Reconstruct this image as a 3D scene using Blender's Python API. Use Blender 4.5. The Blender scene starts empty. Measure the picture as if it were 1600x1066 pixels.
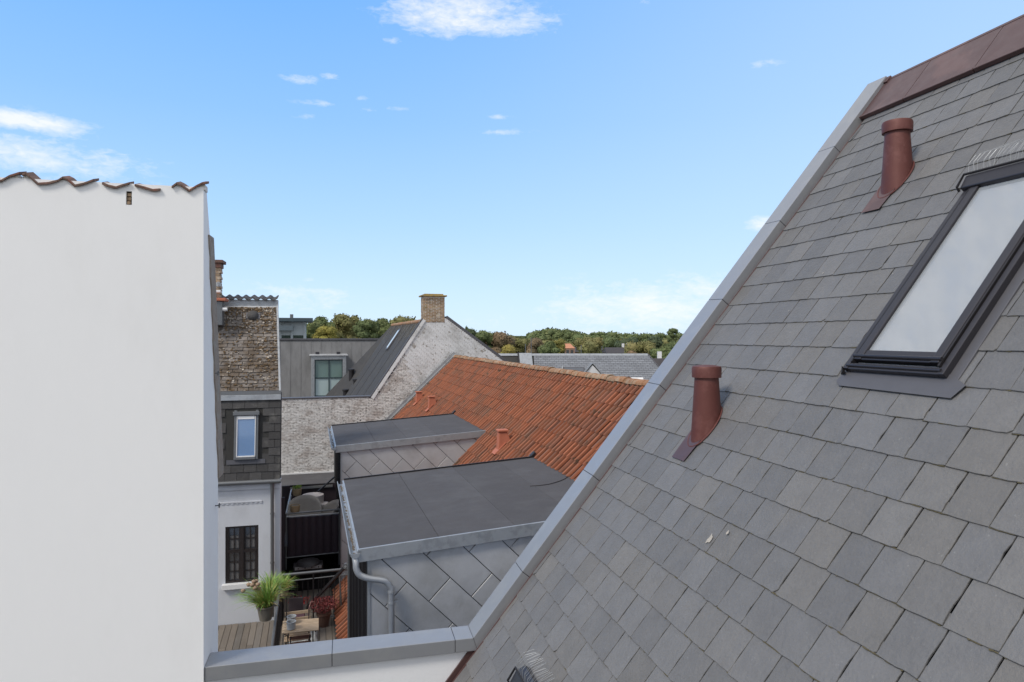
import bpy, bmesh, math, random
from mathutils import Vector, Matrix
from mathutils.noise import noise as pnoise
random.seed(7)
R = math.radians
S = bpy.context.scene
COL = S.collection

# ------------------------------------------------------------------ camera
F = 1050.0; HY = 525.0; A = R(13.9)
FW = Vector((math.sin(A), math.cos(A), 0)); RT = Vector((math.cos(A), -math.sin(A), 0)); UP = Vector((0, 0, 1))
cam_d = bpy.data.cameras.new('camera'); cam = bpy.data.objects.new('camera', cam_d); COL.objects.link(cam)
cam.location = (0, 0, 0); cam.rotation_euler = (R(90), 0, -A)
cam_d.sensor_width = 36; cam_d.lens = F / 1600 * 36; cam_d.shift_y = (HY - 533) / 1600
cam_d.clip_start = 0.05; cam_d.clip_end = 6000
S.camera = cam

# ------------------------------------------------------------------ sun, sky, exposure
SUN_DIR = Vector((-0.58, -0.34, 0.74)).normalized()
sd = bpy.data.lights.new('sun', 'SUN'); sun = bpy.data.objects.new('sun', sd); COL.objects.link(sun)
sd.energy = 1.5; sd.angle = R(14); sd.color = (1.0, 0.93, 0.83)
sun.rotation_euler = SUN_DIR.to_track_quat('Z', 'Y').to_euler(); sun.location = (0, 0, 60)
w = bpy.data.worlds.new('World'); S.world = w; w.use_nodes = True
S.view_settings.view_transform = 'Standard'; S.view_settings.look = 'None'
S.view_settings.gamma = 1; S.view_settings.use_curve_mapping = False
S.view_settings.exposure = 0.72
SKY_STRENGTH = 0.115; SKY_GAIN = 0.69

def ray(px, py): return FW + RT * ((px - 800) / F) + UP * ((HY - py) / F)

nt = w.node_tree; nt.nodes.clear()
def N(t, **k):
    n = nt.nodes.new(t)
    for a, b in k.items(): setattr(n, a, b)
    return n
def L(a, b): nt.links.new(a, b)
def M(op, a, b=None, c=None, clamp=False):
    n = N('ShaderNodeMath', operation=op); n.use_clamp = clamp
    for i, v in enumerate((a, b, c)):
        if v is None: continue
        if isinstance(v, (int, float)): n.inputs[i].default_value = v
        else: L(v, n.inputs[i])
    return n.outputs[0]
sky = N('ShaderNodeTexSky', sky_type='NISHITA'); sky.sun_disc = False
sky.sun_elevation = math.asin(SUN_DIR.z); sky.sun_rotation = math.atan2(SUN_DIR.x, SUN_DIR.y)
sky.air_density = 1.0; sky.dust_density = 0.3; sky.ozone_density = 2.0; sky.altitude = 0
tc = N('ShaderNodeTexCoord')
def dot(v):
    n = N('ShaderNodeVectorMath', operation='DOT_PRODUCT'); L(tc.outputs['Generated'], n.inputs[0])
    n.inputs[1].default_value = v; return n.outputs['Value']
def cnoise(scale, detail, rough, sq, off=0, dist=0.0):
    mp = N('ShaderNodeMapping'); L(tc.outputs['Generated'], mp.inputs[0]); mp.inputs['Scale'].default_value = sq
    mp.inputs['Location'].default_value = (off, off * 1.7, off * .3)
    n = N('ShaderNodeTexNoise'); L(mp.outputs[0], n.inputs['Vector'])
    n.inputs['Scale'].default_value = scale; n.inputs['Detail'].default_value = detail; n.inputs['Roughness'].default_value = rough
    n.inputs['Distortion'].default_value = dist
    return n.outputs['Fac']
n1 = cnoise(9, 9, .62, (1, 1, 3.2), 0, .5)
n2 = cnoise(26, 8, .6, (1, 1, 3.0), 4.0)
acc = None
clouds = [(715, 18, 95, 30, 1.1), (795, 38, 72, 17, .95), (612, 64, 18, 6, .72), (30, 188, 68, 12, 1.15), (50, 240, 120, 24, .85), (120, 262, 80, 12, .6),
          (1185, 348, 26, 12, .8), (470, 124, 34, 8, .50), (515, 119, 14, 7, .58), (560, 152, 18, 6, .46), (500, 162, 34, 6, .42), (578, 172, 18, 5, .60), (480, 182, 18, 5, .52), (622, 170, 22, 4, .48), (775, 183, 18, 5, .42), (780, 207, 48, 5, .50), (1190, 100, 26, 8, .44),
          (475, 462, 90, 30, .5), (1010, 482, 170, 45, .85), (1110, 455, 90, 26, .7), (900, 505, 160, 22, .45), (1010, 0, 20, 8, .45), (100, 215, 60, 12, .5)]
for (px, py, rx, ry, am) in clouds:
    c = ray(px, py).normalized(); rr = c.cross(UP).normalized(); uu = rr.cross(c)
    ax = M('MULTIPLY', dot(rr), F * .92 / rx); ay = M('MULTIPLY', dot(uu), F * .92 / ry)
    d2 = M('ADD', M('MULTIPLY', ax, ax), M('MULTIPLY', ay, ay))
    g = M('MULTIPLY', M('EXPONENT', M('MULTIPLY', d2, -1.1)), am)
    g = M('MULTIPLY', g, M('GREATER_THAN', dot(c), 0.5))
    acc = g if acc is None else M('MAXIMUM', acc, g)
n3 = cnoise(75, 6, .6, (1, 1, 2.2), 9.0, .6)
nn = M('ADD', M('ADD', M('MULTIPLY', n1, .45), M('MULTIPLY', n2, .28)), M('MULTIPLY', n3, .27))
# cloud cover elsewhere in the sky: broken high cloud overhead, as reflected in the skylight, and cover added behind against blue fill
sep = N('ShaderNodeSeparateXYZ'); L(tc.outputs['Generated'], sep.inputs[0]); elev = sep.outputs['Z']
def MR(v, a0, a1, b0, b1):
    n = N('ShaderNodeMapRange', interpolation_type='SMOOTHSTEP'); L(v, n.inputs[0])
    for i, q in zip((1, 2, 3, 4), (a0, a1, b0, b1)): n.inputs[i].default_value = q
    return n.outputs[0]
over = MR(elev, .455, .60, 0, 1.05)                        # high cloud overhead, its edge brought lower for neutral fill light
behind = MR(dot(FW), .1, -.35, 0, 1.05)
broad = M('MAXIMUM', over, behind)
acc2 = M('MAXIMUM', acc, broad)
cov = M('ADD', acc2, M('MULTIPLY_ADD', nn, 3.0, -1.82))
gate = M('MULTIPLY', acc2, 3.0, clamp=True)
cf = M('MULTIPLY', M('MULTIPLY', M('MAXIMUM', cov, 0.0), 1.25, clamp=True), gate)
cf = M('MULTIPLY', cf, .85, clamp=True)
# clear-air gradient of this sky, blended with the physical sky
ramp = N('ShaderNodeValToRGB'); L(elev, ramp.inputs[0]); cr = ramp.color_ramp
stops = [(0.0, (.60, .78, .95)), (.06, (.54, .74, .97)), (.16, (.41, .65, .98)), (.30, (.27, .53, .98)), (.45, (.175, .44, .97)), (.8, (.10, .34, .80))]
cr.elements[0].position, cr.elements[0].color = stops[0][0], (*stops[0][1], 1); cr.elements[1].position, cr.elements[1].color = stops[-1][0], (*stops[-1][1], 1)
for p_, c_ in stops[1:-1]: e = cr.elements.new(p_); e.color = (*c_, 1)
rtint = N('ShaderNodeMix', data_type='RGBA', blend_type='MIX'); L(M('MULTIPLY', MR(dot(RT), -.35, .75, 0, 1), .50), rtint.inputs[0]); L(ramp.outputs[0], rtint.inputs[6]); rtint.inputs[7].default_value = (.60, .77, .96, 1)
scl = N('ShaderNodeVectorMath', operation='SCALE'); L(rtint.outputs[2], scl.inputs[0]); scl.inputs['Scale'].default_value = 1.0 / SKY_STRENGTH * SKY_GAIN
hsv = N('ShaderNodeMix', data_type='RGBA'); hsv.inputs[0].default_value = .92; L(sky.outputs[0], hsv.inputs[6]); L(scl.outputs[0], hsv.inputs[7])
mx = N('ShaderNodeMix', data_type='RGBA'); L(cf, mx.inputs[0]); L(hsv.outputs[2], mx.inputs[6]); cc = N('ShaderNodeMix', data_type='RGBA'); L(MR(M('ADD', n2, M('MULTIPLY', behind, 0.0)), .40, .62, 0, 1), cc.inputs[0])
g_ = 1 / SKY_STRENGTH * SKY_GAIN; cc.inputs[6].default_value = (.70 * g_, .685 * g_, .665 * g_, 1); cc.inputs[7].default_value = (1.02 * g_, .98 * g_, .93 * g_, 1)
csel = N('ShaderNodeMix', data_type='RGBA'); L(broad, csel.inputs[0]); csel.inputs[6].default_value = (.90 * g_, .91 * g_, .93 * g_, 1); L(cc.outputs[2], csel.inputs[7]); csel.clamp_factor = True
L(csel.outputs[2], mx.inputs[7])
bg = N('ShaderNodeBackground'); bg.inputs[1].default_value = SKY_STRENGTH; L(mx.outputs[2], bg.inputs[0])
wo = N('ShaderNodeOutputWorld'); L(bg.outputs[0], wo.inputs[0])

# ------------------------------------------------------------------ frames
def V(*a): return Vector(a)
TH = R(50.96)                                   # pitch of the slate roof
SB = ray(745, 1012) * (6.0 / ray(745, 1012).y)  # a point of the slate roof at its far verge
SDIR = V(math.cos(TH), 0, math.sin(TH)); SN = V(-math.sin(TH), 0, math.cos(TH)); SL = V(0, -1, 0)
def SP(l, s, n=0): return SB + SL * l + SDIR * s + SN * n
c = Vector((-313, 1050)).normalized()
E1 = RT * c.x + FW * c.y; E2 = RT * c.y - FW * c.x   # away / across for the tiled house and the houses behind it
def RP(u, v, z): return E2 * u + E1 * v + UP * z
TP = R(44); TU, TZ = 4.38, -2.505
TD = E2 * math.cos(TP) + UP * math.sin(TP); TN = -E2 * math.sin(TP) + UP * math.cos(TP)
def TPt(v, t, n=0): return RP(TU, v, TZ) + TD * t + TN * n
def onY(px, py, Y): r = ray(px, py); return r * (Y / r.y)
GROUND = -10.5; DECK = -6.4

# ------------------------------------------------------------------ objects
WL = {}
def reg(o, loc, parent):
    COL.objects.link(o)
    if parent is not None:
        o.parent = parent; o.location = Vector(loc) - WL[parent.name]
    else: o.location = loc
    WL[o.name] = Vector(loc); return o
def thing(name, label, cat, loc, group=None):
    o = bpy.data.objects.new(name, None); o.empty_display_size = .3
    reg(o, loc, None); return tag(o, label, cat, group)
def tag(o, label=None, cat=None, group=None, kind=None):
    if label: o['label'] = label
    if cat: o['category'] = cat
    if group: o['group'] = group
    if kind: o['kind'] = kind
    return o
def node(name, loc, parent):
    o = bpy.data.objects.new(name, None); o.empty_display_size = .1
    return reg(o, loc, parent)

class MB:
    def __init__(s): s.v = []; s.f = []
    def poly(s, pts):
        i = len(s.v); s.v += [Vector(p) for p in pts]; s.f.append(tuple(range(i, i + len(pts)))); return s
    def prism(s, pts, ext):
        """closed polygon extruded by vector ext"""
        pts = [Vector(p) for p in pts]; ext = Vector(ext); n = len(pts)
        nrm = Vector((0, 0, 0))
        for k in range(n): nrm += pts[k].cross(pts[(k + 1) % n])
        if nrm.dot(ext) > 0: pts.reverse()
        i = len(s.v); s.v += pts + [p + ext for p in pts]
        s.f.append(tuple(range(i, i + n))); s.f.append(tuple(range(i + 2 * n - 1, i + n - 1, -1)))
        for k in range(n): s.f.append((i + (k + 1) % n, i + k, i + n + k, i + n + (k + 1) % n))
        return s
    def box(s, o, a, b, c):
        """corner o and three edge vectors"""
        o = Vector(o); return s.prism([o, o + a, o + a + b, o + b], c)
    def wbox(s, x0, x1, y0, y1, z0, z1): return s.box((x0, y0, z0), V(x1 - x0, 0, 0), V(0, y1 - y0, 0), V(0, 0, z1 - z0))
    def fbox(s, fr, a0, a1, b0, b1, c0, c1):
        o = fr(a0, b0, c0); return s.box(o, fr(a1, b0, c0) - o, fr(a0, b1, c0) - o, fr(a0, b0, c1) - o)
    def tube(s, path, r, seg=10, cap=True):
        path = [Vector(p) for p in path]; n = len(path)
        rs = r if isinstance(r, (list, tuple)) else [r] * n
        t0 = (path[1] - path[0]).normalized(); ref = UP if abs(t0.z) < .9 else V(1, 0, 0)
        x = t0.cross(ref).normalized(); i0 = len(s.v)
        for k, p in enumerate(path):
            t = (path[min(k + 1, n - 1)] - path[max(k - 1, 0)]).normalized()
            x = (x - t * x.dot(t)).normalized(); y = t.cross(x)
            for j in range(seg):
                a = 2 * math.pi * j / seg; s.v.append(p + (x * math.cos(a) + y * math.sin(a)) * rs[k])
        for k in range(n - 1):
            for j in range(seg):
                a = i0 + k * seg + j; b = i0 + k * seg + (j + 1) % seg
                s.f.append((a, b, b + seg, a + seg))
        if cap:
            s.f.append(tuple(i0 + j for j in range(seg))[::-1]); s.f.append(tuple(i0 + (n - 1) * seg + j for j in range(seg)))
        return s
    def lathe(s, o, prof, seg=20, ax=UP):
        """profile [(r, h)...]"""
        o = Vector(o); ref = V(1, 0, 0) if abs(ax.x) < .9 else V(0, 1, 0)
        x = ax.cross(ref).normalized(); y = ax.cross(x); i0 = len(s.v)
        for r_, h in prof:
            for j in range(seg):
                a = 2 * math.pi * j / seg; s.v.append(o + ax * h + (x * math.cos(a) + y * math.sin(a)) * r_)
        for k in range(len(prof) - 1):
            for j in range(seg):
                a = i0 + k * seg + j; b = i0 + k * seg + (j + 1) % seg
                s.f.append((a, b, b + seg, a + seg))
        if prof[0][0] > 1e-4: s.f.append(tuple(i0 + j for j in range(seg))[::-1])
        if prof[-1][0] > 1e-4: s.f.append(tuple(i0 + (len(prof) - 1) * seg + j for j in range(seg)))
        return s
    def mesh(s, name, m, smooth=None, centre=Vector((0, 0, 0))):
        me = bpy.data.meshes.new(name); me.from_pydata([tuple(p - centre) for p in s.v], [], s.f)
        if m: me.materials.append(m)
        me.validate()
        if smooth is not None:
            me.polygons.foreach_set('use_smooth', [True] * len(me.polygons))
            me.set_sharp_from_angle(angle=R(smooth))
        me.update(); return me
    def build(s, name, m, parent=None, smooth=None, bevel=0, **k):
        xs = [p.x for p in s.v]; ys = [p.y for p in s.v]; zs = [p.z for p in s.v]
        ctr = Vector(((min(xs) + max(xs)) / 2, (min(ys) + max(ys)) / 2, min(zs)))
        o = bpy.data.objects.new(name, s.mesh(name, m, smooth, ctr)); reg(o, ctr, parent)
        if bevel:
            b = o.modifiers.new('bevel', 'BEVEL'); b.width = bevel; b.segments = 2; b.limit_method = 'ANGLE'; b.angle_limit = R(35)
        if k: tag(o, **k)
        return o
def clip(poly, keep):
    """clip 2-D convex/simple polygon by a convex polygon (counter-clockwise)"""
    out = poly
    for i in range(len(keep)):
        a, b = keep[i], keep[(i + 1) % len(keep)]; inp = out; out = []
        if not inp: return []
        def side(p): return (b[0] - a[0]) * (p[1] - a[1]) - (b[1] - a[1]) * (p[0] - a[0])
        for j in range(len(inp)):
            p, q = inp[j], inp[(j + 1) % len(inp)]; sp_, sq_ = side(p), side(q)
            if sp_ >= 0: out.append(p)
            if (sp_ >= 0) != (sq_ >= 0):
                t = sp_ / (sp_ - sq_); out.append((p[0] + (q[0] - p[0]) * t, p[1] + (q[1] - p[1]) * t))
    return out
def area2(p): return abs(sum(p[i][0] * p[(i + 1) % len(p)][1] - p[(i + 1) % len(p)][0] * p[i][1] for i in range(len(p)))) / 2

# ------------------------------------------------------------------ materials
def mat(name, col, rough=.7, metal=0.0, var=.12, scale=6, detail=6, col2=None, c2scale=3, c2lo=.5, c2hi=.62, c2amt=1.0, bump=.15, bscale=40, bdist=.01,
        obj=0.0, spec=.5, stretch=(1, 1, 1), col3=None, c3scale=12, c3lo=.6, c3hi=.66, c3amt=.8, coat=0, tint=None):
    m = bpy.data.materials.new(name); m.use_nodes = True; t = m.node_tree; t.nodes.clear()
    def n(ty, **k):
        x = t.nodes.new(ty)
        for a, b in k.items(): setattr(x, a, b)
        return x
    l = t.links.new
    def mth(op, a, b=None, c=None, cl=False):
        x = n('ShaderNodeMath', operation=op); x.use_clamp = cl
        for i, v in enumerate((a, b, c)):
            if v is None: continue
            if isinstance(v, (int, float)): x.inputs[i].default_value = v
            else: l(v, x.inputs[i])
        return x.outputs[0]
    out = n('ShaderNodeOutputMaterial'); bs = n('ShaderNodeBsdfPrincipled'); l(bs.outputs[0], out.inputs[0])
    geo = n('ShaderNodeNewGeometry'); mp = n('ShaderNodeMapping'); l(geo.outputs['Position'], mp.inputs[0]); mp.inputs['Scale'].default_value = stretch
    def nz(sc, de, ro=.6, off=0):
        x = n('ShaderNodeTexNoise'); x.inputs['Scale'].default_value = sc; x.inputs['Detail'].default_value = de; x.inputs['Roughness'].default_value = ro
        if off:
            ad = n('ShaderNodeVectorMath', operation='ADD'); l(mp.outputs[0], ad.inputs[0]); ad.inputs[1].default_value = (off, off * .7, -off); l(ad.outputs[0], x.inputs['Vector'])
        else: l(mp.outputs[0], x.inputs['Vector'])
        return x.outputs['Fac']
    base = n('ShaderNodeRGB'); base.outputs[0].default_value = (*col, 1); cur = base.outputs[0]
    def mixc(fac, a, b):
        x = n('ShaderNodeMix', data_type='RGBA'); l(fac, x.inputs[0]); l(a, x.inputs[6])
        if isinstance(b, tuple): x.inputs[7].default_value = (*b, 1)
        else: l(b, x.inputs[7])
        return x.outputs[2]
    def smooth(v, lo, hi, amt):
        x = n('ShaderNodeMapRange', interpolation_type='SMOOTHSTEP'); l(v, x.inputs[0]); x.inputs[1].default_value = lo; x.inputs[2].default_value = hi; x.inputs[4].default_value = amt
        return x.outputs[0]
    rnd = None
    if obj or tint:
        oi = n('ShaderNodeObjectInfo'); rnd = mth('FRACT', mth('ADD', oi.outputs['Random'], geo.outputs['Random Per Island']))
    if tint:
        r2 = mth('FRACT', mth('MULTIPLY', rnd, 7.31)); cur = mixc(smooth(r2, .55, 1.0, 1.0), cur, tint)
    if col2: cur = mixc(smooth(nz(c2scale, 8, .65, 3.3), c2lo, c2hi, c2amt), cur, col2)
    if col3: cur = mixc(smooth(nz(c3scale, 6, .6, 9.1), c3lo, c3hi, c3amt), cur, col3)
    val = mth('MULTIPLY_ADD', nz(scale, detail), var * 2, 1 - var)
    fine = mth('MULTIPLY_ADD', nz(bscale * 1.7, 4, .7, 5.0), var * 1.2, 1 - var * .6)
    val = mth('MULTIPLY', val, fine)
    if obj: val = mth('MULTIPLY', val, mth('MULTIPLY_ADD', rnd, obj * 2, 1 - obj))
    vm = n('ShaderNodeVectorMath', operation='SCALE'); l(cur, vm.inputs[0]); l(val, vm.inputs['Scale']); l(vm.outputs[0], bs.inputs['Base Color'])
    bs.inputs['Metallic'].default_value = metal; bs.inputs['Specular IOR Level'].default_value = spec
    l(mth('MULTIPLY_ADD', nz(scale * 1.7, 5, .6, 7.7), .3, rough - .15, True), bs.inputs['Roughness'])
    if coat: bs.inputs['Coat Weight'].default_value = coat
    if bump:
        bm = n('ShaderNodeBump'); bm.inputs['Strength'].default_value = bump; bm.inputs['Distance'].default_value = bdist
        l(nz(bscale, 6, .65, 1.2), bm.inputs['Height']); l(bm.outputs[0], bs.inputs['Normal'])
    return m
PLASTER = mat('white_plaster', (.88, .885, .895), .85, var=.02, scale=1.2, bump=.14, bscale=5, bdist=.012, stretch=(1, 1, .4), col2=(.79, .79, .79), c2scale=1.3, c2lo=.48, c2hi=.72, c2amt=.4, col3=(.55, .53, .5), c3scale=7, c3lo=.74, c3hi=.8, c3amt=.35)
MORTAR = mat('mortar', (.72, .70, .66), .9, var=.15, scale=14, bump=.6, bscale=40, bdist=.01, col2=(.45, .42, .38), c2scale=9, c2lo=.56, c2hi=.7, c2amt=.6)
PLASTER_IN = mat('smooth_white_plaster', (.78, .79, .81), .8, var=.03, scale=2, bump=.5, bscale=30, bdist=.004)
FACADE = mat('grey_white_facade', (.58, .60, .64), .8, var=.05, scale=1.5, bump=.2, bscale=25, bdist=.004, col2=(.42, .43, .45), c2scale=1.6, c2lo=.5, c2hi=.75, c2amt=.4, stretch=(1, 1, .5))
COPE = mat('coated_grey_metal', (.285, .295, .315), .40, .35, var=.05, scale=3, bump=.03, bscale=8, bdist=.004, col2=(.33, .335, .34), c2scale=2.5, c2amt=.5, col3=(.48, .46, .42), c3scale=16, c3lo=.70, c3hi=.76, c3amt=.35)
PURPLE = mat('brown_red_metal', (.10, .056, .054), .42, .3, var=.1, scale=5, bump=.05, bscale=14, bdist=.004, col2=(.16, .09, .082), c2scale=2.5, c2amt=.6, col3=(.4, .36, .33), c3scale=15, c3lo=.74, c3hi=.78, c3amt=.5)
VENTM = mat('dark_red_metal', (.115, .036, .030), .58, .25, var=.12, scale=8, bump=.05, bscale=20, bdist=.003, col2=(.155, .058, .05), c2scale=5, c2amt=.7, col3=(.33, .25, .22), c3scale=22, c3lo=.70, c3hi=.78, c3amt=.4)
def slate_mat(name, col, tint, obj=.12):
    return mat(name, col, .58, var=.19, scale=8, detail=10, bump=.75, bscale=34, bdist=.010, obj=obj, tint=tint, col2=(.148, .142, .136), c2scale=2.2, c2lo=.48, c2hi=.68, c2amt=.5,
               col3=(.26, .26, .25), c3scale=38, c3lo=.64, c3hi=.74, c3amt=.45)
SLATE = slate_mat('slate', (.134, .134, .138), (.143, .138, .133), .11)
MOSS = mat('moss', (.10, .085, .045), .95, var=.4, scale=25, bump=.8, bscale=120, bdist=.01)
UNDER = mat('roof_underlay', (.035, .034, .032), .9)
FRAME = mat('dark_grey_aluminium', (.045, .043, .05), .38, .5, var=.06, scale=6, bump=.03)
FLASH = mat('lead_flashing', (.10, .10, .112), .55, .25, var=.08, scale=6, bump=.2, bscale=12, bdist=.006)
SKYBACK = mat('pale_reflection_backing', (.62, .64, .66), .8, var=.03, scale=1.5, bump=0)  # pale colour carries the cloud reflection of the skylight glass
def glass(name, tint=(.9, .95, .95), rough=.02, alpha=.75):
    m = bpy.data.materials.new(name); m.use_nodes = True; b = m.node_tree.nodes['Principled BSDF']
    b.inputs['Base Color'].default_value = (*tint, 1); b.inputs['Roughness'].default_value = rough
    b.inputs['Specular IOR Level'].default_value = 1.0; b.inputs['IOR'].default_value = 1.7; b.inputs['Alpha'].default_value = alpha; return m
def darkglass(name, col, rough=.05, spec=1.0, ior=1.8):
    m = bpy.data.materials.new(name); m.use_nodes = True; b = m.node_tree.nodes['Principled BSDF']
    b.inputs['Base Color'].default_value = (*col, 1); b.inputs['Roughness'].default_value = rough; b.inputs['Specular IOR Level'].default_value = spec; b.inputs['IOR'].default_value = ior
    return m
GLASS = glass('pane_glass', (.42, .45, .48), .03, .5)
GLASS_DARK = darkglass('dark_window_glass', (.03, .035, .045), .08)
GLASS_BLUE = darkglass('blue_window_glass', (.10, .20, .38), .08, 1, 2.0)
GLASS_GREEN = darkglass('green_window_glass', (.16, .24, .22), .1, 1, 1.7)
TILE = mat('red_clay_tile', (.26, .086, .040), .85, var=.16, scale=9, bump=.3, bscale=60, bdist=.006, obj=.25, tint=(.19, .08, .05), col2=(.14, .078, .05), c2scale=1.6, c2lo=.46, c2hi=.68, c2amt=.7, col3=(.055, .045, .028), c3scale=4, c3lo=.60, c3hi=.68, c3amt=.8)
RIDGE = mat('mossy_ridge_tile', (.30, .15, .075), .9, var=.25, scale=8, bump=.7, bscale=30, bdist=.02, obj=.15, col2=(.34, .27, .19), c2scale=4, c2lo=.45, c2hi=.6, c2amt=.7, col3=(.13, .10, .05), c3scale=9, c3lo=.55, c3hi=.65)
TERRA = mat('terracotta', (.42, .135, .075), .7, var=.08, scale=6, bump=.1)
OLDTILE = mat('weathered_brown_tile', (.15, .095, .075), .85, var=.25, scale=20, bump=.5, bscale=60, bdist=.006, obj=.2, col2=(.20, .07, .045), c2scale=8, c2amt=.6)
FELT = mat('grey_roofing_felt', (.064, .062, .067), .9, var=.10, scale=2.5, bump=.5, bscale=220, bdist=.003, obj=.06, col2=(.088, .088, .094), c2scale=1.4, c2lo=.45, c2hi=.7, c2amt=.6)
ZINC = mat('zinc', (.46, .465, .475), .42, .25, var=.10, scale=3, bump=.5, bscale=1.9, bdist=.03, obj=.10, col2=(.30, .295, .285), c2scale=1.1, c2lo=.45, c2hi=.7, c2amt=.6)
ZINC_L = mat('bright_zinc', (.36, .375, .39), .45, .5, var=.12, scale=4, bump=.15, bscale=6, bdist=.006, col2=(.25, .26, .27), c2scale=5, c2amt=.6)
GALV = mat('galvanised_pipe', (.42, .43, .44), .35, .6, var=.08, scale=8, bump=.05)
GRIME = mat('gutter_grime', (.13, .105, .08), .95, var=.4, scale=18, bump=.6)
BLACK = mat('black_metal', (.018, .016, .018), .55, .2, var=.1, bump=.05)
BLACKPANEL = mat('dark_purple_panel', (.034, .024, .032), .6, .1, var=.2, scale=9, bump=.1)
STEEL = mat('grey_painted_steel', (.16, .165, .17), .45, .5, var=.08, bump=.05)
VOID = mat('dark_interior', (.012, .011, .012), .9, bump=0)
PLANK = mat('weathered_deck_wood', (.165, .14, .115), .85, var=.22, scale=9, bump=.5, bscale=40, bdist=.004, obj=.18, tint=(.15, .135, .12), stretch=(1, .25, 1), col2=(.13, .11, .085), c2scale=3, c2lo=.5, c2hi=.7, c2amt=.6)
TEAK = mat('light_slat_wood', (.47, .36, .25), .7, var=.18, scale=14, bump=.2, bscale=50, obj=.12)
WASH = mat('flaking_whitewashed_brick', (.66, .645, .625), .9, var=.16, scale=3, bump=.6, bscale=18, bdist=.02, obj=.10,
           col2=(.33, .27, .235), c2scale=1.5, c2lo=.47, c2hi=.64, c2amt=.6, col3=(.17, .145, .125), c3scale=11, c3lo=.51, c3hi=.63, c3amt=.62, stretch=(.9, .9, 1.3))
WASH_UP = mat('grey_render_over_brick', (.66, .665, .67), .9, var=.14, scale=2, bump=.5, bscale=14, bdist=.02, obj=.02, col2=(.36, .355, .34), c2scale=.9, c2lo=.47, c2hi=.70, c2amt=.75, col3=(.22, .19, .15), c3scale=5.5, c3lo=.58, c3hi=.66, c3amt=.75)
BRICK = mat('mossy_chimney_brick', (.33, .235, .155), .9, var=.2, scale=9, bump=.5, bscale=30, obj=.3, col2=(.46, .41, .34), c2scale=5, c2lo=.5, c2hi=.62, c2amt=.75, col3=(.19, .145, .06), c3scale=5, c3lo=.55, c3hi=.65)
LICHEN = mat('lichen_covered_cap', (.34, .24, .08), .95, var=.25, scale=8, bump=.7, bscale=30, col2=(.22, .19, .13), c2scale=6)
DARKROOF = mat('dark_felt_roof', (.042, .041, .042), .85, var=.12, scale=2, bump=.3, bscale=60, bdist=.004, col2=(.058, .055, .05), c2scale=.8, c2amt=.6)
GREYROOF = mat('grey_standing_roof', (.165, .165, .168), .75, .1, var=.10, scale=1.0, bump=.2, bscale=4, col2=(.118, .118, .12), c2scale=.8, c2lo=.42, c2hi=.65, c2amt=.7, stretch=(3, 3, .5))
SHINGLE = mat('lichened_brown_shingle', (.165, .145, .13), .92, var=.15, scale=12, bump=.7, bscale=45, bdist=.012, obj=.18, tint=(.20, .175, .155), col2=(.105, .078, .055), c2scale=2.2, c2lo=.46, c2hi=.58, c2amt=.85, col3=(.40, .37, .34), c3scale=7, c3lo=.60, c3hi=.68, c3amt=.7)
MANS = mat('sooty_dark_slate', (.05, .048, .048), .8, var=.2, scale=7, bump=.5, bscale=50, bdist=.006, obj=.25, col2=(.13, .125, .115), c2scale=4, c2lo=.52, c2hi=.68, c2amt=.6)
GREYSLATE = mat('grey_blue_slate', (.185, .195, .215), .65, var=.08, scale=4, bump=.3, bscale=30, obj=.14)
WHITEP = mat('white_paint', (.72, .72, .72), .5, var=.04, bump=.02)
DARKFR = mat('dark_brown_paint', (.022, .016, .015), .45, var=.1, bump=.02)
PALEFR = mat('pale_blue_grey_paint', (.34, .39, .41), .5, var=.06, bump=.02)
WICKER = mat('grey_wicker', (.36, .33, .30), .8, var=.3, scale=60, bump=.8, bscale=120, bdist=.01)
CREAM = mat('cream_fabric', (.68, .60, .48), .9, var=.08, bump=.1)
LINEN = mat('pale_linen', (.60, .54, .51), .9, var=.08, bump=.1)
POT = mat('taupe_clay_pot', (.17, .15, .12), .8, var=.1)
POTRED = mat('brown_clay_pot', (.13, .07, .05), .8, var=.1)
GLZ = mat('pale_glazed_pot', (.38, .41, .44), .35, var=.1, bump=.02)
GRASS = mat('grass_blade', (.19, .34, .06), .6, var=.2, obj=.3, tint=(.25, .26, .05), bump=0)
STRAW = mat('straw_blade', (.46, .36, .12), .7, var=.2, obj=.3, bump=0)
REDLEAF = mat('dark_red_leaf', (.14, .022, .026), .7, var=.3, obj=.4, tint=(.28, .07, .06), bump=0)
SEED = mat('dry_flower_head', (.32, .22, .15), .9, var=.3, scale=40, bump=.5)
def leafmat(name, c, t, t2): 
    return mat(name, c, .85, var=.2, scale=.6, detail=4, obj=.18, tint=t, bump=0, spec=.2, col2=t2, c2scale=.22, c2lo=.45, c2hi=.6, c2amt=.6)
LEAF = [leafmat('olive_foliage', (.17, .165, .065), (.21, .18, .08), (.12, .13, .055)), leafmat('green_foliage', (.115, .145, .06), (.15, .165, .07), (.085, .11, .05)),
        leafmat('brown_foliage', (.18, .13, .08), (.22, .15, .09), (.125, .11, .065)), leafmat('yellow_green_foliage', (.22, .20, .05), (.28, .22, .06), (.15, .15, .05)),
        leafmat('dark_foliage', (.075, .10, .055), (.10, .12, .06), (.06, .08, .045))]
BARK = mat('bark', (.07, .055, .04), .9)
GND = mat('ground_cover', (.075, .085, .045), .95, var=.3, scale=.05, col2=(.11, .10, .09), c2scale=.02, bump=0)
ROAD = mat('asphalt', (.05, .05, .052), .9)

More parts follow.
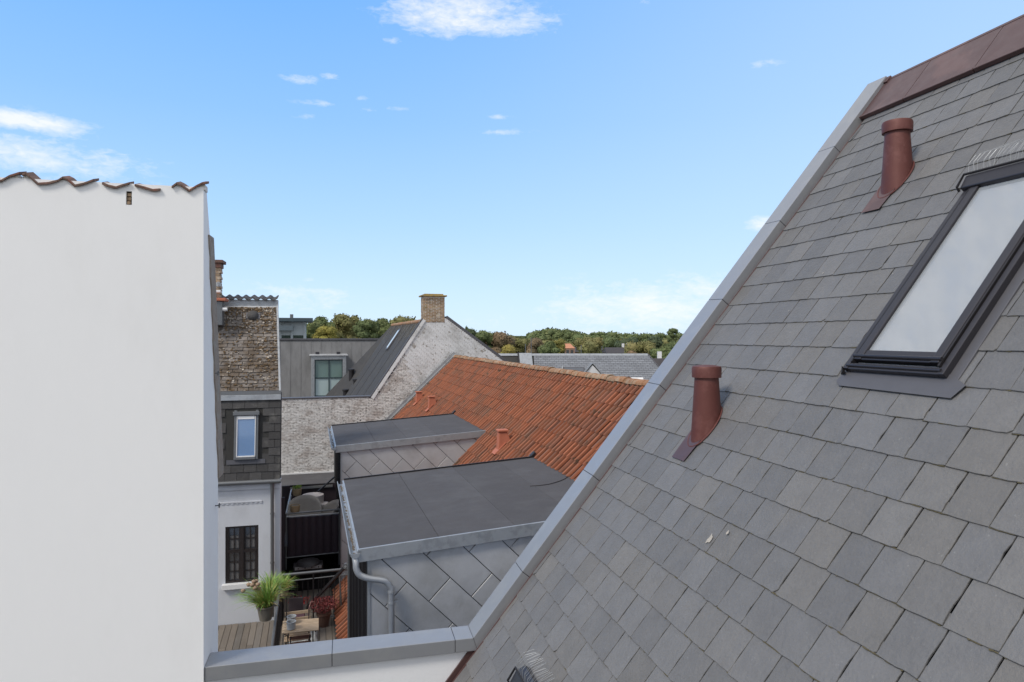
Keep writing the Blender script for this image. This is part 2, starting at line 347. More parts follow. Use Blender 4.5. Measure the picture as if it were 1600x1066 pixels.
# ------------------------------------------------------------------ ground
MB().poly([(-3000, -3000, GROUND), (3000, -3000, GROUND), (3000, 5500, GROUND), (-3000, 5500, GROUND)]).build('ground', GND, kind='structure')
MB().poly([(-60, -30, GROUND + .004), (70, -30, GROUND + .004), (70, 60, GROUND + .004), (-60, 60, GROUND + .004)]).build('courtyard', ROAD, kind='structure')

# ================================================================== 1. slate roofed house (the near one)
E_ = .2457; S0 = 2.057
house = thing('slate_roofed_house', 'near house with steep grey natural slate roof, two red roof vents and skylights', 'house', (6, 3, GROUND))
SMIN, SMAX, LMAX = -1.6, 6.66, 6.6
MB().prism([SP(-.28, SMIN - 8.4, -.03), SP(-.28, 7.12, -.03), SP(LMAX, 7.12, -.03), SP(LMAX, SMIN - 8.4, -.03)], -SN * .1).build('roof_deck', UNDER, house)
top = SP(0, 7.12, 0)
MB().wbox(top.x - .05, top.x + 5, 6 - LMAX, 6.25, top.z - .4, top.z - .02).build('flat_roof_top', UNDER, house)
MB().wbox(1.9, top.x + 5.7, 6 - LMAX, 6.02, GROUND, SB.z - .9).build('wall', PLASTER, house)
# gable parapet wall (rises above the slates at the far verge, then runs level to the left)
zt = -2.733
ka = onY(739, 995, 6.0)     # arris where the coping bends
kz = zt; kx = ka.x
xe = -1.132
wallpoly = [V(xe, 6.03, GROUND), V(9.8, 6.03, GROUND), V(9.8, 6.03, top.z - .1), V(top.x + .02, 6.03, top.z - .1), V(kx + .03, 6.03, kz - .06), V(xe, 6.03, kz - .06)]
MB().prism(wallpoly, V(0, .19, 0)).build('parapet_wall', PLASTER_IN, house)
# coping
def cope_piece(P0, P1, Q0, Q1, parent):
    """P front-top, Q front-bottom, in the plane y=5.99"""
    m = MB(); y0, y1 = 5.985, 6.245
    d = (P0 - Q0).normalized()
    a0, a1, b0, b1 = [Vector((p.x, y0, p.z)) for p in (P0, P1, Q0, Q1)]
    A0, A1 = [Vector((p.x, y1, p.z)) + V(0, 0, .006) for p in (P0, P1)]
    B0, B1 = [Vector((p.x, y1, p.z)) for p in (P0 + (Q0 - P0) * .9, P1 + (Q1 - P1) * .9)]
    m.poly([b0, b1, a1, a0]); m.poly([a0, a1, A1, A0]); m.poly([A0, A1, B1, B0]); m.poly([B0, B1, b1, b0])
    m.poly([a0, A0, B0, b0]); m.poly([b1, B1, A1, a1])
    bmm = bmesh.new(); me = m.mesh('x', None); bmm.from_mesh(me); bmesh.ops.remove_doubles(bmm, verts=bmm.verts, dist=.0002); bmesh.ops.recalc_face_normals(bmm, faces=bmm.faces)
    m2 = MB(); m2.v = [v.co.copy() for v in bmm.verts]; m2.f = [tuple(v.index for v in f.verts) for f in bmm.faces]; bmm.free()
    return m2.build('coping_panel', COPE, parent, bevel=.004)
kink = V(kx, 6, kz)
hB = .118; vB = .105
# bottom kink: intersection of z = kz-hB and line offset below the verge arris
vd = V(SDIR.x, 0, SDIR.z); pn = V(SN.x, 0, SN.z)
q0 = kink - pn * vB; t_ = ((kz - hB) - q0.z) / vd.z; kinkB = q0 + vd * t_
def xat(px): r = ray(px, 1000); return r.x * 6.0 / r.y
hx = [xe, xat(519), xat(711), kx]
g = .0025
for i in range(3):
    x0 = hx[i] + (g if i else 0); x1 = hx[i + 1] - (g if i < 2 else 0)
    last = i == 2
    cope_piece(V(x0, 6, kz), V(x1, 6, kz), V(x0, 6, kz - hB), (kinkB if last else V(x1, 6, kz - hB)), house)
jp = [815, 925, 1029, 1127, 1217, 1302, 1383]
def arris_s(px):   # distance up the verge where its arris crosses this column
    lo, hi = 0, 8
    for _ in range(50):
        mid = (lo + hi) / 2; p = kink + vd * mid; d = p.dot(FW); x = 800 + F * p.dot(RT) / d
        if x < px: lo = mid
        else: hi = mid
    return lo
js = [0] + [arris_s(p) for p in jp]
for i in range(len(js) - 1):
    a = kink + vd * (js[i] + (g if i else 0.002)); b = kink + vd * (js[i + 1] - g)
    qa = a - pn * vB if i else kinkB + vd * .002; qb = b - pn * vB
    cope_piece(a, b, qa, qb, house)
# dark strips under the joints
for p, dv in [(V(hx[1], 6, kz), V(.03, 0, 0)), (V(hx[2], 6, kz), V(.03, 0, 0))]:
    MB().box(p - dv * .5 + V(0, -.012, -hB + .004), dv, V(0, .25, 0), V(0, 0, hB - .007)).build('joint_cover', FRAME, house)
for s_ in js[1:-1]:
    p = kink + vd * s_
    MB().box(p - vd * .015 + V(0, -.012, 0) - pn * (vB - .004), vd * .03, V(0, .25, 0), pn * (vB - .008)).build('joint_cover', FRAME, house)
# verge flashing
MB().prism([SP(.0, -1.7, -.012), SP(.0, 6.6, -.012), SP(.16, 6.6, -.012), SP(.16, -1.7, -.012)], SN * .012).build('verge_flashing', PURPLE, house)
MB().box(SP(-.028, -1.7, -.02), SL * .02, SDIR * 8.3, SN * .06).build('verge_upstand', PURPLE, house)
# ridge capping
caps = [-.01]
for px_, py_ in ((1448, 120), (1545, 70), (1700, 0), (1900, -100)):
    pass
caplab = [0.0, .58, 1.33, 2.2, 3.1, 4.1, 5.1, 6.6]
for i in range(len(caplab) - 1):
    l0, l1 = caplab[i] + .003, caplab[i + 1] - .003
    MB().prism([SP(l0, 6.58, .045), SP(l1, 6.58, .045), SP(l1, 7.10, .045), SP(l0, 7.10, .045)], SN * .006).build('ridge_cap_panel', PURPLE, house, bevel=.002)
    MB().box(SP(l0, 6.555, .012), SL * (l1 - l0), SDIR * .03, SN * .046).build('ridge_cap_lip', PURPLE, house, bevel=.006)
MB().box(SP(0, 6.6, 0), SL * LMAX, SDIR * .5, SN * .04).build('ridge_batten', UNDER, house)
MB().box(SP(0, 7.09, -.02), SL * LMAX, SDIR * .04, SN * .075).build('ridge_edge', PURPLE, house, bevel=.004)
MB().box(SP(-.01, 7.05, .03), SL * .07, SDIR * .09, SN * .04).build('ridge_end_cap', PURPLE, house, bevel=.004)

# slates
SKY_A = (2.13, 2.985, 3.33, 5.06)     # l0 l1 s0 s1 of the skylight opening in the slates
SKY_B = (1.03, 1.885, -1.40, .33)
def slate_piece(l0, l1, s, top_, rnd):
    """one slate: ragged outline, lower edge at s"""
    def jag(a): return rnd.uniform(-a, a)
    gp = .0018
    out = []
    nb = 6; skew = jag(.003); tilt = jag(.004)
    for k in range(nb + 1):
        f = k / nb; dy = jag(.0032) if 0 < k < nb else jag(.002)
        if k == nb: dy += abs(jag(.006))
        out.append((l0 + gp + (l1 - l0 - 2 * gp) * f, s + dy + tilt * (f - .5)))
    for k in range(1, 6):
        f = k / 6; dx = -abs(jag(.0055)) * (1 if rnd.random() < .7 else 2)
        out.append((l1 - gp + dx + skew * (1 - f), s + (top_ - s) * f))
    if rnd.random() < .16:
        c_ = rnd.uniform(.008, .028); out[nb] = (out[nb][0], out[nb][1] + c_); out[nb - 1] = (l1 - gp - c_ * rnd.uniform(.8, 1.5), out[nb - 1][1])
    out += [(l1 - gp, top_), (l0 + gp, top_)]
    for k in range(4, 0, -1):
        f = k / 5; out.append((l0 + gp + abs(jag(.002)), s + (top_ - s) * f))
    Ltot = E_ + .07; h0 = .0135 + jag(.0015); h1 = .003
    lift = jag(.0014)
    def nh(l, y): return h0 + (h1 - h0) * (y - s) / Ltot + lift * (l - l0) / .24
    n = len(out); m = MB()
    cl, cs = (l0 + l1) / 2, (s + top_) / 2
    topv = [SP(cl + (l - cl) * .985, cs + (y - cs) * .988, nh(l, y)) for l, y in out]
    mid = [SP(l, y, nh(l, y) - .0022) for l, y in out]
    bot = [SP(l, y, nh(l, y) - .009) for l, y in out]
    m.v = topv + mid + bot
    m.f.append(tuple(range(n)))
    for a in (0, n):
        for k in range(n):
            k2 = (k + 1) % n; m.f.append((a + k2, a + k, a + n + k, a + n + k2))
    return m
def hidden(l0, l1, s, rects):
    return [r for r in rects if r[2] - .06 < s + E_ * .5 < r[3]]
def projp(p):
    d = p.dot(FW)
    if d < .3: return None
    return 800 + F * p.dot(RT) / d, HY - F * p.z / d, d
slates = []
rn = random.Random(11)
k = -15
while S0 + k * E_ < SMAX - .02:
    s = S0 + k * E_; top_ = min(s + E_ + .07, 6.70)
    mids = s + E_ * .5
    segs = [(.052, LMAX)]
    for r in (SKY_A, SKY_B):
        if r[2] < mids < r[3]:
            ns = []
            for a, b in segs:
                if r[0] > a and r[1] < b: ns += [(a, r[0]), (r[1], b)]
                else: ns.append((a, b))
            segs = ns
    for a, b in segs:
        l = a; first = True
        # stagger joints of alternate courses
        phase = ((-.009 if k % 2 == 0 else .113) + rn.uniform(-.03, .03))
        cuts = []
        l = phase + .243 * 0
        while l < b:
            if l > a + .05 and l < b - .05: cuts.append(l)
            l += rn.choice((.225, .236, .243, .243, .25, .262))
        edges = [a] + cuts + [b]
        for i in range(len(edges) - 1):
            slates.append((edges[i], edges[i + 1], s, top_))
    k += 1
def vis_area(q):
    p = [projp(SP(q[0], q[2])), projp(SP(q[1], q[2])), projp(SP(q[1], q[2] + E_)), projp(SP(q[0], q[2] + E_))]
    if any(x is None for x in p): return 0
    pl = clip([(x[0], x[1]) for x in p], [(0, 0), (1600, 0), (1600, 1066), (0, 1066)])
    return area2(pl) if len(pl) > 2 else 0
slates = [(vis_area(q), q) for q in slates]
slates.sort(key=lambda t: -t[0])
rest = MB()
for i, (ar, q) in enumerate(slates):
    m = slate_piece(*q, rn)
    if i < 300: m.build('slate', SLATE, house)
    else:
        o = len(rest.v); rest.v += m.v; rest.f += [tuple(a + o for a in f) for f in m.f]
rest.build('slate_covering', SLATE, house, kind='stuff')
# moss in the lower edges of the courses
mo = MB(); rn = random.Random(5)
for ar, q in slates:
    if ar <= 0: continue
    wmoss = .35 + .65 * max(0, min(1, (q[0] - .5) / 2.5)) * max(0, min(1, (5.0 - q[2]) / 3))
    x = q[0]
    while x < q[1]:
        ln = rn.uniform(.012, .05)
        if rn.random() < .5 * wmoss:
            hh = rn.uniform(.000, .003); dp = rn.uniform(.0, .0038) * wmoss
            mo.prism([SP(x, q[2] - dp, .0055), SP(x + ln * .5, q[2] - dp * 1.4, .0055), SP(x + ln, q[2] - dp * .6, .0055), SP(x + ln, q[2] + .004, .0055), SP(x, q[2] + .004, .0055)], SN * (.003 + hh))
        x += ln
mo.build('moss', MOSS, house, kind='stuff')

# skylight
def skylight(dl, ds, label):
    def P(l, s, n): return SP(l + dl, s + ds, n if n < .03 else .03 + (n - .03) * .72)
    def bx(l0, l1, s0, s1, n0, n1): return MB().fbox(P, l0, l1, s0, s1, n0, n1)
    k_ = node('skylight', P(2.55, 4.1, 0), house); k_['label'] = label
    fl = MB()
    fl.fbox(P, 2.12, 2.19, 3.33, 5.07, .0, .02); fl.fbox(P, 2.92, 3.0, 3.33, 5.07, .0, .02); fl.fbox(P, 2.12, 3.0, 4.95, 5.10, .0, .021)
    fl.build('side_flashing', FLASH, k_, bevel=.003)
    MB().prism([P(2.17, 3.38, .021), P(2.95, 3.38, .021), P(3.07, 3.315, .021), P(3.03, 3.225, .020), P(2.18, 3.235, .020), P(2.13, 3.27, .020), P(2.15, 3.34, .020)], SN * .003).build('apron_flashing', FLASH, k_)
    fr = MB()
    fr.fbox(P, 2.165, 2.205, 3.35, 4.98, .02, .075); fr.fbox(P, 2.895, 2.935, 3.35, 4.98, .02, .075)
    fr.fbox(P, 2.205, 2.895, 3.35, 3.40, .02, .070); fr.build('frame', FRAME, k_, bevel=.004)
    bx(2.21, 2.222, 3.40, 4.95, .03, .09).build('gasket', BLACK, k_); bx(2.878, 2.89, 3.40, 4.95, .03, .09).build('gasket', BLACK, k_)
    sa = MB()
    sa.fbox(P, 2.225, 2.285, 3.42, 4.95, .03, .095); sa.fbox(P, 2.815, 2.875, 3.42, 4.95, .03, .095)
    sa.fbox(P, 2.285, 2.815, 3.42, 3.50, .03, .088); sa.build('sash', FRAME, k_, bevel=.006)
    br = MB(); br.tube([P(2.215, 3.445, .097), P(2.885, 3.445, .097)], .012, 8); br.tube([P(2.19, 3.375, .076), P(2.91, 3.375, .076)], .010, 8)
    br.build('bottom_rail', FRAME, k_, smooth=40)
    MB().prism([P(2.14, 3.325, .03), P(2.16, 3.36, .09), P(2.19, 3.325, .085)], -SN * .03).build('corner_clip', BLACK, k_)
    bx(2.285, 2.815, 3.50, 4.93, .066, .070).build('pane', GLASS, k_)
    bx(2.225, 2.875, 3.42, 4.95, .012, .028).build('reflection_backing', SKYBACK, k_)  # added sheet under the pane, painted pale like reflected cloud
    hd = MB()
    hd.prism([P(2.15, 4.93, .02), P(2.15, 4.93, .115), P(2.15, 5.03, .135), P(2.15, 5.10, .085), P(2.15, 5.10, .02)], SL * .80)
    hd.build('hood', FRAME, k_, bevel=.008)
    tb = MB(); tb.tube([P(2.14, 4.92, .085), P(2.14, 4.93, .135), P(2.14, 5.04, .15), P(2.96, 5.04, .15)], .009, 6); tb.build('hood_trim', BLACK, k_, smooth=40)
    wr = MB(); r_ = random.Random(3)
    for i in range(34):
        l = 2.17 + i * .0235; a = r_.uniform(-.02, .02)
        pts = [P(l, 5.04, .14), P(l + .012 + a, 5.10, .20 + r_.uniform(-.01, .01)), P(l + .03 + a, 5.17, .21), P(l + .045, 5.25 + r_.uniform(-.02, .02), .15)]
        wr.tube(pts, .0013, 4, cap=False)
    wr.build('bird_wire', ZINC_L, k_)
    return k_
skylight(.035, -.03, 'tall dark framed skylight beside the upper red vent')
skylight(-1.10, -4.74, 'skylight low on the roof, only its wired top corner showing')

# red roof vents
def vent(axis_px, axis_py, lab):
    r = ray(axis_px, axis_py); p = r * (SB.dot(SN) / r.dot(SN))
    k_ = node('roof_vent', p, house); k_['label'] = lab
    base = Vector(p)
    m = MB(); seg = 28; rings = []
    for j in range(seg):
        a = 2 * math.pi * j / seg
        x, y = math.cos(a), math.sin(a)
        rr0 = .128; rr1 = .094
        # bottom follows the slope
        bx_, by_ = x * rr0, y * rr0; zb = math.tan(TH) * bx_ * 1.0 - .0
        hgt = .43
        b0 = base + V(bx_, by_, zb)
        f = (zb + .16) / (hgt + .16); rr = rr0 + (rr1 - rr0) * max(0, f) * .8
        b0 = base + V(x * rr, y * rr, math.tan(TH) * x * rr + .01)
        t0 = base + V(x * rr1, y * rr1, hgt)
        rings.append((b0, t0))
    i0 = 0
    for b0, t0 in rings: m.v += [b0, t0]
    for j in range(seg):
        a = 2 * j; b = 2 * ((j + 1) % seg); m.f.append((a, b, b + 1, a + 1))
    m.build('pipe', VENTM, k_, smooth=50)
    MB().tube([base + V(.068, -.068, -.02), base + V(.066, -.066, .425)], .004, 6).build('seam', VENTM, k_)
    MB().lathe(base + V(0, 0, .405), [(.096, .0), (.116, .002), (.118, .075), (.112, .092), (.06, .102), (.0, .105)], 32).build('cap', VENTM, k_, smooth=35)
    # collar where the pipe meets the plate
    pts = []
    for j in range(29):
        a = 2 * math.pi * j / 28; rr = .132
        pts.append(base + V(math.cos(a) * rr, math.sin(a) * rr, math.tan(TH) * math.cos(a) * rr) + SN * .02)
    MB().tube(pts, .007, 6, cap=False).build('collar', VENTM, k_, smooth=50)
    l = (base - SB).dot(SL); s = (base - SB).dot(SDIR)
    sl = S0 + round((s - S0) / E_ - .3) * E_
    MB().prism([SP(l - .145, s - .345, .0215), SP(l + .055, s - .345, .0215), SP(l + .10, s + .06, .0225), SP(l - .14, s + .06, .0225)], SN * .0015).build('base_plate', PURPLE, k_)
vent(1104, 668, 'dark red capped roof vent beside the grey verge, lower of two')
vent(1402, 283, 'dark red capped roof vent near the ridge, left of the skylight')
# bird droppings / chips on slates
dm = MB(); r_ = random.Random(9)
DROP = mat('bird_dropping', (.36, .335, .30), .9, var=.3, scale=60, bump=.3)
for (l, s, sz) in ((2.0, 1.9, .05), (2.12, 1.99, .025), (1.2, 4.3, .012), (2.0, 4.2, .008), (1.1, 3.9, .012)):
    pts = []
    for j in range(9):
        a = 2 * math.pi * j / 9; q_ = sz * r_.uniform(.45, 1); pts.append(SP(l + math.cos(a) * q_ * .6, s + math.sin(a) * q_, .0185))
    MB().prism(pts, SN * .0012).build('bird_dropping', DROP, house)

# ================================================================== 2. white building on the left
wb = thing('white_gable_building', 'tall blank white plastered building on the left edge with wavy pantile top', 'building', (-4, 6.3, GROUND))
WX = -1.135; WY = 5.975
topz = (HY - 293) / F * (onY(322, 293, WY).dot(FW))
hx0, hx1 = onY(197, 300, WY).x, onY(206, 300, WY).x; hz1, hz0 = onY(200, 299, WY).z, onY(200, 320, WY).z
m = MB()
cols = [-9.0, hx0, hx1, WX]; rows = [GROUND, hz0, hz1, topz]
for i in range(3):
    for j in range(3):
        if i == 1 and j == 1: continue
        m.poly([(cols[i], WY, rows[j]), (cols[i + 1], WY, rows[j]), (cols[i + 1], WY, rows[j + 1]), (cols[i], WY, rows[j + 1])])
sideY = [(GROUND, 6.62), (-1.3, 6.62), (.84, 6.25), (topz, 6.10)]
for (z0, y0), (z1, y1) in zip(sideY, sideY[1:]):
    m.poly([(WX, WY, z0), (WX - .0, y0, z0), (WX, y1, z1), (WX, WY, z1)])
m.poly([(WX, 6.62, GROUND), (-9, 9, GROUND), (-9, 9, -1.3), (WX, 6.62, -1.3)]); m.poly([(-9, WY, topz), (WX, WY, topz), (WX, 6.10, topz), (-9, 6.10, topz)])
m.poly([(WX, 6.62, -1.3), (-9, 9, -1.3), (-9, 6.5, topz), (WX, 6.10, topz)])
m.poly([(-9, WY, GROUND), (-9, WY, topz), (-9, 9, -1.3), (-9, 9, GROUND)])
m.build('wall', PLASTER, wb)
ni = MB(); r_ = random.Random(2)
ni.wbox(hx0 - .01, hx1 + .01, WY + .05, WY + .10, hz0 - .01, hz1 + .01)
ni.build('niche_back', GRIME, wb)
for z in (hz0 + .0, hz0 + .035, hz0 + .068):
    MB().wbox(hx0 + r_.uniform(0, .008), hx1 - r_.uniform(0, .008), WY - .004 + r_.uniform(0, .02), WY + .05, z, z + .027).build('brick', BRICK, wb, bevel=.004)
# pantiles along the top edge: (polyline in the wall plane as seen)
def wpt(px, py, y=WY): return onY(px, py, WY - .03)
tiles = [[(-30, 272), (-14, 283), (2, 281), (14, 274), (30, 269)],
         [(34, 272), (40, 270), (46, 275), (58, 286), (75, 285), (90, 281), (95, 278)],
         [(93, 279), (98, 276), (106, 280), (116, 289), (130, 286), (146, 280)],
         [(159, 285), (168, 289), (180, 292), (192, 288), (202, 285)],
         [(210, 288), (225, 292), (238, 296), (250, 295)],
         [(268, 291), (276, 285), (284, 289), (295, 297), (306, 290), (316, 285), (322, 285)]]
for i in range(7):      # the row of tiles goes on past the picture's edge
    x0 = -94 - 62 * i; y0 = 268 - 3 * (i + 1)
    tiles.append([(x0, y0 + 2), (x0 + 8, y0), (x0 + 20, y0 + 11), (x0 + 36, y0 + 12), (x0 + 50, y0 + 5), (x0 + 60, y0 + 1)])
mb = MB(); 
bed = []
for px in range(-464, 323, 4):
    bed.append(px)
def tiley(px):
    best = None
    for tl in tiles:
        for (a, b), (c_, d_) in zip(tl, tl[1:]):
            if a <= px <= c_: return b + (d_ - b) * (px - a) / (c_ - a)
    return 296
for a, b in zip(bed, bed[1:]):
    pa, pb = onY(a, tiley(a) + 3.2, WY + .002), onY(b, tiley(b) + 3.2, WY + .002)
    za = min(pa.z, 9); pa0 = V(pa.x, WY + .002, topz - .02); pb0 = V(pb.x, WY + .002, topz - .02)
    if min(pa.z, pb.z) > topz - .018: mb.prism([pa0, pb0, Vector(pb), Vector(pa)], V(0, .12, 0))
    elif mb.f: mb.build('mortar_bedding', MORTAR, wb); mb = MB()
if mb.f: mb.build('mortar_bedding', MORTAR, wb)
for tl in tiles:
    up_ = [onY(x, y - .5, WY - .02) for x, y in tl]; lo = [onY(x, y + 3.4, WY - .02) for x, y in tl]
    m = MB()
    for i in range(len(tl) - 1): m.prism([lo[i], lo[i + 1], up_[i + 1], up_[i]], V(0, .13, .035))
    m.build('pantile', OLDTILE, wb, smooth=30, bevel=.003)
# weathered verge of the steep rear slope
m = MB(); prof = []
r_ = random.Random(4)
zz = [.86 - i * .09 for i in range(25)]
a_, b_ = [], []
for z in zz:
    f = (.86 - z) / 2.14; y = 6.24 + .44 * f
    wv = .016 * math.sin(z * 21) + r_.uniform(-.004, .004)
    a_.append(V(WX + .012, y - .07 + wv, z)); b_.append(V(WX + .012, y + .12 + .05 * f, z))
for i in range(len(zz) - 1): m.prism([a_[i], a_[i + 1], b_[i + 1], b_[i]], V(-.3, 0, 0))
m.build('verge_boarding', mat('weathered_verge', (.28, .235, .20), .9, var=.3, scale=15, bump=.6, col2=(.30, .28, .25), c2scale=9), wb)
# wall ties: two small eye bolts on the side face
for z, yy in ((-.33, 6.42), (-1.52, 6.48)):
    MB().tube([V(WX - .01, yy, z), V(WX + .035, yy, z)], .006, 6).tube([V(WX + .035, yy + .02 * math.cos(a * .5), z + .02 * math.sin(a * .5)) for a in range(13)], .004, 5).build('eye_bolt', STEEL, wb)

# ================================================================== 3. narrow town house with brown mansard roof
th = thing('mansard_town_house', 'narrow grey white town house with lichened brown upper roof and dark slate mansard', 'house', (-2.4, 17, GROUND))
HX0, HX1, HY0 = -4.4, -1.44, 16.0
ZC = -3.28
def plan(z0, z1, poly, m): return m.prism([V(x, y, z0) for x, y in poly], V(0, 0, z1 - z0))
wx0, wx1, wz0, wz1 = -2.593, -1.90, -5.50, -4.24
def Hx(x): return x
m = MB()
for (x0, x1, z0, z1) in ((HX0, wx0, GROUND, ZC), (wx1, HX1, GROUND, ZC), (wx0, wx1, GROUND, wz0), (wx0, wx1, wz1, ZC)):
    m.wbox(x0, x1, HY0, HY0 + .3, z0, z1)
plan(GROUND, ZC, [(HX0, HY0 + .3), (HX1, HY0 + .3), (-2.3, 24), (HX0, 24)], m)
m.build('wall', FACADE, th)
# window
wn = node('window', V((wx0 + wx1) / 2, HY0, wz0), th)
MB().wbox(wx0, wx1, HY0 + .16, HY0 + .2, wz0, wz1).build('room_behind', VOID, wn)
fr = MB(); t = .045
fr.wbox(wx0, wx0 + t, HY0 + .02, HY0 + .10, wz0, wz1); fr.wbox(wx1 - t, wx1, HY0 + .02, HY0 + .10, wz0, wz1)
fr.wbox(wx0 + t, wx1 - t, HY0 + .02, HY0 + .10, wz0, wz0 + t); fr.wbox(wx0 + t, wx1 - t, HY0 + .02, HY0 + .10, wz1 - t, wz1)
xm = (wx0 + wx1) / 2; zm = wz0 + .70
fr.wbox(xm - .035, xm + .035, HY0 + .0, HY0 + .09, wz0 + t, wz1 - t); fr.wbox(wx0 + t, xm - .035, HY0 + .01, HY0 + .09, zm - .035, zm + .035); fr.wbox(xm + .035, wx1 - t, HY0 + .01, HY0 + .09, zm - .035, zm + .035)
fr.build('frame', DARKFR, wn)
bars = MB()
for (xa, xb) in ((wx0 + t, xm - .035), (xm + .035, wx1 - t)):
    for (za, zb) in ((wz0 + t, zm - .035), (zm + .035, wz1 - t)):
        ca = (xa + xb) / 2
        bars.wbox(ca - .010, ca + .010, HY0 + .035, HY0 + .055, za, zb)
        n_ = 3 if za < zm - .1 else 2
        for i in range(1, n_): zz_ = za + (zb - za) * i / n_; bars.wbox(xa, xb, HY0 + .037, HY0 + .053, zz_ - .008, zz_ + .008)
        MB().wbox(xa, xb, HY0 + .06, HY0 + .066, za, zb).build('pane', GLASS_DARK, wn)
        bars.wbox(xa, xa + .03, HY0 + .03, HY0 + .06, za, zb); bars.wbox(xb - .03, xb, HY0 + .03, HY0 + .06, za, zb)
        MB().wbox(xa + .045, xb - .045, HY0 + .056, HY0 + .0595, za + .03, za + (zb - za) * .62).build('net_curtain', mat('net_curtain', (.12, .115, .115), .9, var=.3, scale=8, bump=0), wn)
bars.build('glazing_bars', DARKFR, wn)
MB().wbox(wx0 - .06, wx1 + .07, HY0 - .10, HY0, wz0 - .11, wz0).build('sill', WHITEP, wn, bevel=.006)
# cornice and gutter
co = MB(); co.wbox(HX0, HX1 + .01, HY0 - .07, HY0, ZC - .06, ZC); co.wbox(HX0, HX1 + .005, HY0 - .04, HY0, ZC - .15, ZC - .06)
co.wbox(HX0, HX1 - .38, HY0 - .02, HY0, ZC - .44, ZC - .41)
x = HX0 + .03
while x < HX1 - .42: co.wbox(x, x + .05, HY0 - .014, HY0, ZC - .475, ZC - .44); x += .10
co.build('cornice', FACADE, th, bevel=.004)
MB().tube([V(HX0, HY0 - .12, ZC + .03), V(HX1 + .03, HY0 - .12, ZC + .025)], .05, 10).build('gutter', STEEL, th, smooth=50)
dp = [V(-1.60, HY0 - .11, ZC + .0), V(-1.60, HY0 - .08, ZC - .15), V(-1.60, HY0 - .07, ZC - 1.0), V(-1.60, HY0 - .07, -6.3)]
MB().tube(dp, .038, 10).build('downpipe', STEEL, th, smooth=50)
for z in (-4.0, -5.1): MB().tube([V(-1.60, HY0 - .07, z), V(-1.60, HY0 - .07, z + .03)], .047, 10).build('pipe_clip', STEEL, th)
# lower mansard of dark slates
def LM(a, b, n): # a along x, b up the slope, n out
    A0 = V(0, 16.02, ZC + .05); B = V(0, .24, 1.95).normalized(); return A0 + V(a, 0, 0) + B * b + V(0, -B.z, B.y) * n
MB().fbox(LM, HX0, HX1, 0, 1.96, -.2, 0).build('mansard_backing', UNDER, th)
r_ = random.Random(21)
b = 0; row = 0; ws = (-2.50, -1.86, .40, 1.62)
while b < 1.80:
    a = HX1 - (.0 if row % 2 else .13) ; a = HX1
    firstw = .26 if row % 2 else .13
    while a > HX0 + .1:
        wd = firstw if a == HX1 else .26 + r_.uniform(-.01, .01)
        a0 = a - wd
        if not (a > ws[0] and a0 < ws[1] and b + .09 > ws[2] and b + .09 < ws[3]):
            if a > -4.2:
                m = MB(); d1, d2 = r_.uniform(-.006, .006), r_.uniform(-.006, .006)
                m.prism([LM(a0 + .004, b + d1, .022), LM(a - .004, b + d2, .022), LM(a - .004, b + .22, .006), LM(a0 + .004, b + .22, .006)], (LM(0, 0, 0) - LM(0, 0, 1)) * .010)
                m.build('slate', MANS, th)
        a = a0
    b += .178; row += 1
MB().fbox(LM, HX0, HX1 + .0, 1.78, 1.90, .0, .05).build('mansard_flashing', ZINC_L, th, bevel=.006)
MB().fbox(LM, HX0, HX1 + .0, 1.90, 1.99, -.02, .03).build('eaves_board', STEEL, th)
# roof window in the mansard
rw = node('roof_window', LM(-2.17, .45, 0), th)
f_ = MB(); A0, A1, B0, B1 = -2.46, -1.88, .46, 1.56
f_.fbox(LM, A0 + .035, A0 + .09, B0, B1, 0, .07); f_.fbox(LM, A1 - .09, A1 - .035, B0, B1, 0, .07); f_.fbox(LM, A0 + .09, A1 - .09, B0, B0 + .06, 0, .09); f_.build('frame', STEEL, rw, bevel=.006)
MB().fbox(LM, A0 + .01, A1 - .01, B1 - .12, B1 - .03, 0, .11).build('hood', STEEL, rw, bevel=.01)
f_ = MB(); f_.fbox(LM, A0 + .09, A0 + .105, B0 + .06, B1 - .13, 0, .085); f_.fbox(LM, A1 - .105, A1 - .09, B0 + .06, B1 - .13, 0, .085); f_.fbox(LM, A0 + .115, A1 - .115, B0 + .06, B0 + .085, 0, .085); f_.fbox(LM, A0 + .115, A1 - .115, B1 - .20, B1 - .13, 0, .08)
f_.build('sash', WHITEP, rw)
MB().fbox(LM, A0 + .105, A1 - .105, B0 + .085, B1 - .20, .05, .06).build('pane', GLASS_BLUE, rw)
MB().fbox(LM, A0 - .12, A1 + .12, B0 - .10, B0, .026, .032).build('apron', FLASH, rw)
# upper roof of brown shingles
UY0, UZ0, UY1, UZ1 = 16.30, -1.26, 17.35, .72
UB = V(0, UY1 - UY0, UZ1 - UZ0); ULEN = UB.length; UB.normalize(); UNN = V(0, -UB.z, UB.y)
def UM(a, b, n): return V(a, UY0, UZ0) + UB * b + UNN * n
def edge(b): return -1.465 - .165 * b / ULEN
MB().prism([UM(HX0, -.03, -.02), UM(edge(0), -.03, -.02), UM(edge(ULEN), ULEN, -.02), UM(HX0, ULEN, -.02)], UNN * -.1).build('roof_boarding', UNDER, th)
b = 0; row = 0
while b < ULEN - .04:
    a = edge(b) - .01; a0_ = a
    while a > -4.3:
        wd = (.11 if row % 2 and a == a0_ else .225) + r_.uniform(-.012, .012); a0 = a - wd; d1 = r_.uniform(-.006, .006)
        h = .026 + r_.uniform(-.008, .010)
        MB().prism([UM(a0 + .006, b + d1, h), UM(a - .006, b + d1 + r_.uniform(-.006, .006), h), UM(a - .006, min(b + .115, ULEN), .008), UM(a0 + .006, min(b + .115, ULEN), .008)], UNN * -.014).build('shingle', SHINGLE, th)
        a = a0
    b += .093; row += 1
